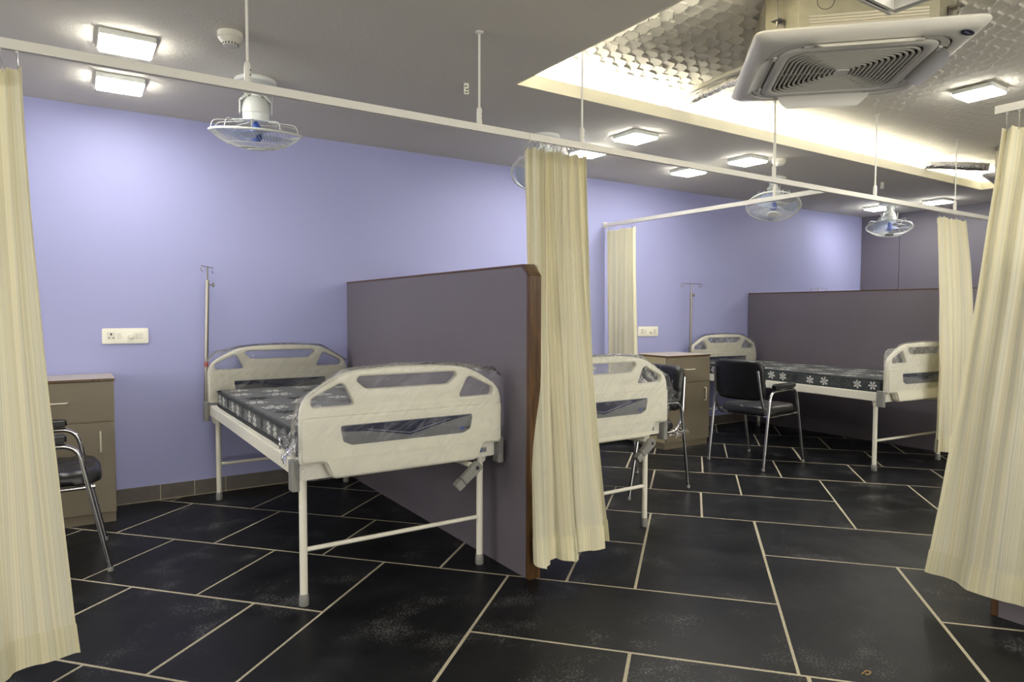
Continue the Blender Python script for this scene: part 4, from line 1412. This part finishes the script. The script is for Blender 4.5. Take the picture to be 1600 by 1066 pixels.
# ------------------------------------------------------------------ smoke detectors, junction boxes
def detector(label, x, y):
    t = thing('smoke_detector', label, 'smoke detector', (x, y, ZC))
    MB().lathe([(0.056, -0.0005), (0.056, -0.026), (0.052, -0.030)], (0, 0, 0), 24).build('base', 'detector', t)
    h = MB().lathe([(0.052, -0.0302), (0.050, -0.036), (0.036, -0.048), (0.033, -0.060), (0.020, -0.064), (0.0005, -0.065)], (0, 0, 0), 24).build('sensor_head', 'detector', t)
    for k in range(16):
        a = 2 * PI * k / 16
        mt = Matrix.Rotation(a, 4, 'Z') @ Matrix.Translation(Vector((0.0348, 0, -0.053))) @ Matrix.Rotation(-0.25, 4, 'Y')
        MB().box(-0.0012, 0.0012, -0.0022, 0.0022, -0.005, 0.005, mt).build('vent_slot', 'slot', h)
detector('round ivory smoke detector at upper left beside the hanger rod', 0.655, 3.37)
detector('small far smoke detector on low ceiling behind a hanger rod', 5.02, 3.53)
def junction(label, x, y, k):
    """open wire connector dangling a few centimetres below the ceiling"""
    t = thing('wire_connector', label, 'wire connector', (x, y, ZC), math.atan2(-x, y))
    MB().box(-0.014 * k, 0.014 * k, -0.008, 0.008, -0.062 * k, -0.0005).build('block', 'switch', t, bevel=0.002, bseg=1)
    for dz, dx in ((-0.016, -0.004), (-0.034, 0.004), (-0.05, 0.0)):
        MB().tube([(-0.006 + dx, -0.007, dz * k), (dx, -0.012, (dz - 0.005) * k), (0.007 + dx, -0.007, (dz + 0.002) * k)], 0.0026, 6).build('wire_end', 'wire', t)
junction('small cream wire connector dangling from the ceiling left of a hanger rod', 1.905, 3.36, 1.0)
junction('tiny wire connector dangling from the ceiling above the far fan', 6.75, 3.58, 1.0)

# ------------------------------------------------------------------ cassette air conditioner
def rsq(h, r, n=6):
    return fillet([(-h, -h), (h, -h), (h, h), (-h, h)], r, n)
def make_ac(label, x, y, z, rz, s=1.0):
    t = thing('air_conditioner', label, 'air conditioner', (x, y, z), rz, 'ceiling cassette air conditioners')
    hs = 0.47 * s
    # panel frame: ring plate with rounded corners, dished edge
    mb = MB()
    rows = []
    for (h, r, zz) in ((hs - 0.03, 0.03, 0.052), (hs - 0.004, 0.06, 0.048), (hs, 0.062, 0.038), (hs - 0.006, 0.06, 0.028), (hs - 0.030, 0.07, 0.010), (0.398, 0.168, 0.0), (0.386, 0.168, 0.003), (0.384, 0.168, 0.03)):
        rows.append([Vector((p[0], p[1], zz)) for p in rsq(h, r, 8)])
    mb.quad_grid(rows, close_u=True)
    fr = mb.build('panel_frame', 'ac_white', t, smooth=True, flat_angle=50)
    # cavity plate, inner tray and grille
    mb = MB(); mb.prism(rsq(0.344, 0.15, 8), 'z', 0.028, 0.032); mb.build('air_duct', 'ac_dark', t)
    mb = MB()
    rows = []
    for (h, r, zz) in ((0.300, 0.10, 0.027), (0.300, 0.10, 0.004), (0.292, 0.098, -0.002), (0.262, 0.09, -0.002), (0.258, 0.088, 0.002), (0.258, 0.088, 0.02)):
        rows.append([Vector((p[0], p[1], zz)) for p in rsq(h, r, 8)])
    mb.quad_grid(rows, close_u=True)
    mb.build('inner_frame', 'ac_white', t, smooth=True, flat_angle=50)
    mb = MB(); mb.prism(rsq(0.257, 0.088, 8), 'z', 0.020, 0.024); mb.build('filter', 'ac_dark', t)
    # corner pieces fill the ring between the outlets
    for q in range(4):
        a = q * PI / 2
        mt = Matrix.Rotation(a, 4, 'Z')
        mb = MB()
        arc = []
        for k in range(7):
            b = k / 6 * PI / 2
            arc.append((0.195 + 0.148 * math.cos(b), 0.195 + 0.148 * math.sin(b)))
        inn = [(0.232 + 0.068 * math.cos(b), 0.232 + 0.068 * math.sin(b)) for b in [PI / 2 - k / 6 * PI / 2 for k in range(7)]]
        pts = [mt @ Vector((p[0], p[1], 0)) for p in arc + inn]
        mb.prism([(p.x, p.y) for p in pts], 'z', 0.006, 0.027)
        mb.build('corner_piece', 'ac_white', t, bevel=0.001, bseg=1)
    # grille: nested rounded ribs in two quadrants, closed fine ribs in the other two
    g = thing_part = bpy.data.objects.new('grille', None)
    COL.objects.remove(g) if g.name in COL.objects else None
    bpy.data.objects.remove(g)
    mb = MB(); mb.prism(rsq(0.030, 0.008, 3), 'z', -0.004, 0.012); gc = mb.build('grille', 'ac_white', t, bevel=0.001, bseg=1)
    nr = 12
    for k in range(nr):
        h = 0.044 + (0.250 - 0.044) * k / (nr - 1)
        cr = h * 0.33
        for side in (1, 3):
            # rib in the +x / -x quadrant: from (h,-h) to (h,h) with rounded ends
            pts = [(h - cr, -h * 0.98)] + [(h - cr + cr * math.sin(b), -h * 0.98 + cr - cr * math.cos(b)) for b in [j / 5 * PI / 2 for j in range(1, 6)]]
            pts = pts + [(p[0], -p[1]) for p in pts[::-1]]
            rr = []
            mt = Matrix.Rotation(side * PI / 2, 4, 'Z')
            mb = MB()
            wd = 0.0042
            rows = [[], [], [], []]
            for i, p in enumerate(pts):
                a = Vector(pts[max(i - 1, 0)]); b = Vector(pts[min(i + 1, len(pts) - 1)])
                d = (b - a).normalized(); nn = Vector((d.y, -d.x))
                for rI, (o_, zz) in enumerate(((-wd, -0.002), (wd, -0.002), (wd, 0.014), (-wd, 0.014))):
                    q = mt @ Vector((p[0] + nn.x * o_, p[1] + nn.y * o_, zz))
                    rows[rI].append(q)
            mb.quad_grid(rows, close_v=True)
            mb.build('rib', 'ac_rib', gc)
    for side in (0, 2):
        mt = Matrix.Rotation(side * PI / 2, 4, 'Z')
        tri = [(0.03, -0.026), (0.25, -0.215), (0.254, -0.19), (0.254, 0.19), (0.25, 0.215), (0.03, 0.026)]
        pp = [mt @ Vector((p[0], p[1], 0)) for p in tri]
        mb = MB(); mb.prism([(p.x, p.y) for p in pp], 'z', 0.002, 0.016); mb.build('closed_quadrant', 'ac_rib', gc)
        for k in range(18):
            xx = 0.045 + k * 0.0116
            hh = xx * 0.84
            mb = MB(); mb.box(xx - 0.0022, xx + 0.0022, -hh, hh, -0.001, 0.0019, mt); mb.build('fine_rib', 'ac_rib', gc)
    mb = MB(); mb.box(-0.003, 0.003, 0.03, 0.25, 0.0, 0.012); mb.build('spoke', 'ac_rib', gc)
    # four louvre flaps, hanging open
    for q, ang in ((0, 62), (1, 30), (2, 28), (3, 40)):
        mt = Matrix.Rotation(q * PI / 2, 4, 'Z') @ Matrix.Translation(Vector((0.308, 0, 0.010))) @ Matrix.Rotation(math.radians(ang), 4, 'Y')
        mb = MB()
        rows = []
        for j in range(6):
            u = j / 5
            rows.append([mt @ Vector((0.075 * u, -0.21 + 0.42 * i / 10 + (0.05 * u * u if i < 5 else -0.05 * u * u) * abs(i - 5) / 5, 0.010 * math.sin(u * PI))) for i in range(11)])
        mb.quad_grid(rows)
        bmesh.ops.solidify(mb.bm, geom=mb.bm.faces[:], thickness=0.004)
        f = mb.build('flap', 'ac_white', t, smooth=True, flat_angle=50)
        for yy in (-0.2, 0.2):
            mt2 = Matrix.Rotation(q * PI / 2, 4, 'Z')
            MB().box(0.303, 0.318, yy - 0.018, yy + 0.018, 0.0, 0.024, mt2).build('hinge', 'ac_white', f, bevel=0.001, bseg=1)
    for ch in [o for o in bpy.data.objects if o.parent == t and o.name.split('.')[0] in ('air_duct', 'inner_frame', 'filter', 'corner_piece', 'grille', 'flap')]:
        ch.scale = (1.12, 1.12, 1.0)
    # oval maker's badge at one corner, with a pale wavy mark
    ba = math.radians(BADGE)
    c = Vector((math.cos(ba), math.sin(ba))) * 0.555
    lx = Vector((-math.sin(ba), math.cos(ba))); ly = Vector((math.cos(ba), math.sin(ba)))
    mb = MB(); mb.prism([tuple(c + lx * 0.042 * math.cos(k * PI / 12) + ly * 0.019 * math.sin(k * PI / 12)) for k in range(24)], 'z', 0.0005, 0.0030)
    bd = mb.build('badge', 'badge', t)
    mk = [Vector(tuple(c + lx * (-0.026 + 0.052 * k / 12) + ly * 0.005 * math.sin(k * 1.4)) + (0.0002,)) for k in range(13)]
    MB().tube(mk, 0.0008, 5).build('badge_mark', 'decal_line', bd)
    # sheet-metal body above, with pressed ribs and a knock-out ring on each side, hanger brackets
    hb = 0.40 * s
    body = MB(); body.prism(fillet([(-hb, -hb), (hb, -hb), (hb, hb), (-hb, hb)], 0.12, 1), 'z', 0.056, 0.056 + 0.205)
    bo = body.build('body', 'galv', t)
    mb = MB(); mb.prism(rsq(0.40 * s, 0.1, 2), 'z', 0.0485, 0.0558); mb.build('gasket', 'ac_dark', t)
    for q in range(4):
        mt = Matrix.Rotation(q * PI / 2, 4, 'Z')
        for k in range(4):
            zz = 0.078 + 0.013 * k
            mb = MB(); mb.tube([mt @ Vector((hb, -0.24, zz)), mt @ Vector((hb, 0.24, zz))], 0.005, 6); mb.build('pressed_rib', 'handle', bo)
        kc = [mt @ Vector((hb + 0.0005, -0.17 + 0.035 * math.cos(b), 0.178 + 0.035 * math.sin(b))) for b in [j * PI / 12 for j in range(24)]]
        mb = MB(); mb.tube(kc, 0.0014, 4, closed=True); mb.build('knock_out', 'slot', bo)
        pl = MB().box(hb, hb + 0.002, 0.0, 0.17, 0.150, 0.230, mt).build('cover_plate', 'galv', bo, bevel=0.0008, bseg=1)
        md = Matrix.Rotation(q * PI / 2 + PI / 4, 4, 'Z')
        d0 = (hb - 0.06) * math.sqrt(2)
        br = MB()
        br.box(d0 - 0.004, d0 + 0.006, -0.02, 0.02, 0.062, 0.13, md)
        br.box(d0 + 0.006, d0 + 0.055, -0.02, 0.02, 0.122, 0.13, md)
        b_ = br.build('hanger_bracket', 'steel', t, bevel=0.001, bseg=1)
        MB().tube([md @ Vector((d0 + 0.035, 0, 0.095)), md @ Vector((d0 + 0.035, 0, ZU - z - 0.014))], 0.005, 8).build('threaded_rod', 'steel', b_)
        MB().lathe([(0.010, 0.131), (0.010, 0.140)], tuple(md @ Vector((d0 + 0.035, 0, 0))), 6).build('nut', 'steel', b_)
    return t
BADGE = -135
AC_Z = 2.45
make_ac('large ceiling cassette air conditioner at top right', 3.19, 1.905, AC_Z, math.radians(45))
make_ac('second ceiling cassette air conditioner showing one corner beside the right curtain', 7.29, 2.345, AC_Z, math.radians(11.6))

# insulated refrigerant pipes
def pipe(label, pts, r, mat, name='insulated_pipe'):
    t = thing(name, label, 'pipe', tuple(pts[0]))
    P0 = Vector(pts[0])
    sm = bend(pts, 0.12, 6)
    fine = []
    for a, b in zip(sm[:-1], sm[1:]):
        k = max(1, int((b - a).length / 0.03))
        for q in range(k): fine.append(a.lerp(b, q / k) - P0)
    fine.append(sm[-1] - P0)
    rr = [r * (1 + 0.22 * noise.noise(p * 22)) for p in fine]
    MB().tube(fine, rr, 10).build('sleeve', mat, t)
    return t, fine
pipe('silver foil wrapped pipe running from the air conditioner into the bright cove', [(3.19, 2.36, 2.59), (3.33, 2.66, 2.645), (3.44, 2.92, 2.68), (3.49, 3.12, 2.685), (3.52, 3.54, 2.69)], 0.030, 'foil')
pipe('thin cream pipe beside the foil wrapped pipe', [(3.11, 2.33, 2.61), (3.25, 2.62, 2.665), (3.36, 2.9, 2.695), (3.41, 3.12, 2.70), (3.44, 3.54, 2.70)], 0.014, 'pipe_white')
pipe('dark foil wrapped pipe crossing the recess near the far corner', [(7.12, 2.80, 2.615), (7.0, 3.0, 2.65), (6.82, 3.2, 2.675), (6.80, 3.54, 2.68)], 0.036, 'foil')

# ------------------------------------------------------------------ scrap on the floor
t = thing('straw_scrap', 'tiny curled straw scrap on the black floor at right', 'straw scrap', (2.315, 1.235, 0.0))
MB().tube(bend([(-0.02, 0.008, 0.004), (0.012, 0.010, 0.006), (0.020, -0.004, 0.005), (-0.006, -0.008, 0.004), (-0.016, -0.002, 0.007)], 0.008), 0.0018, 6).build('stalk', 'straw', t)
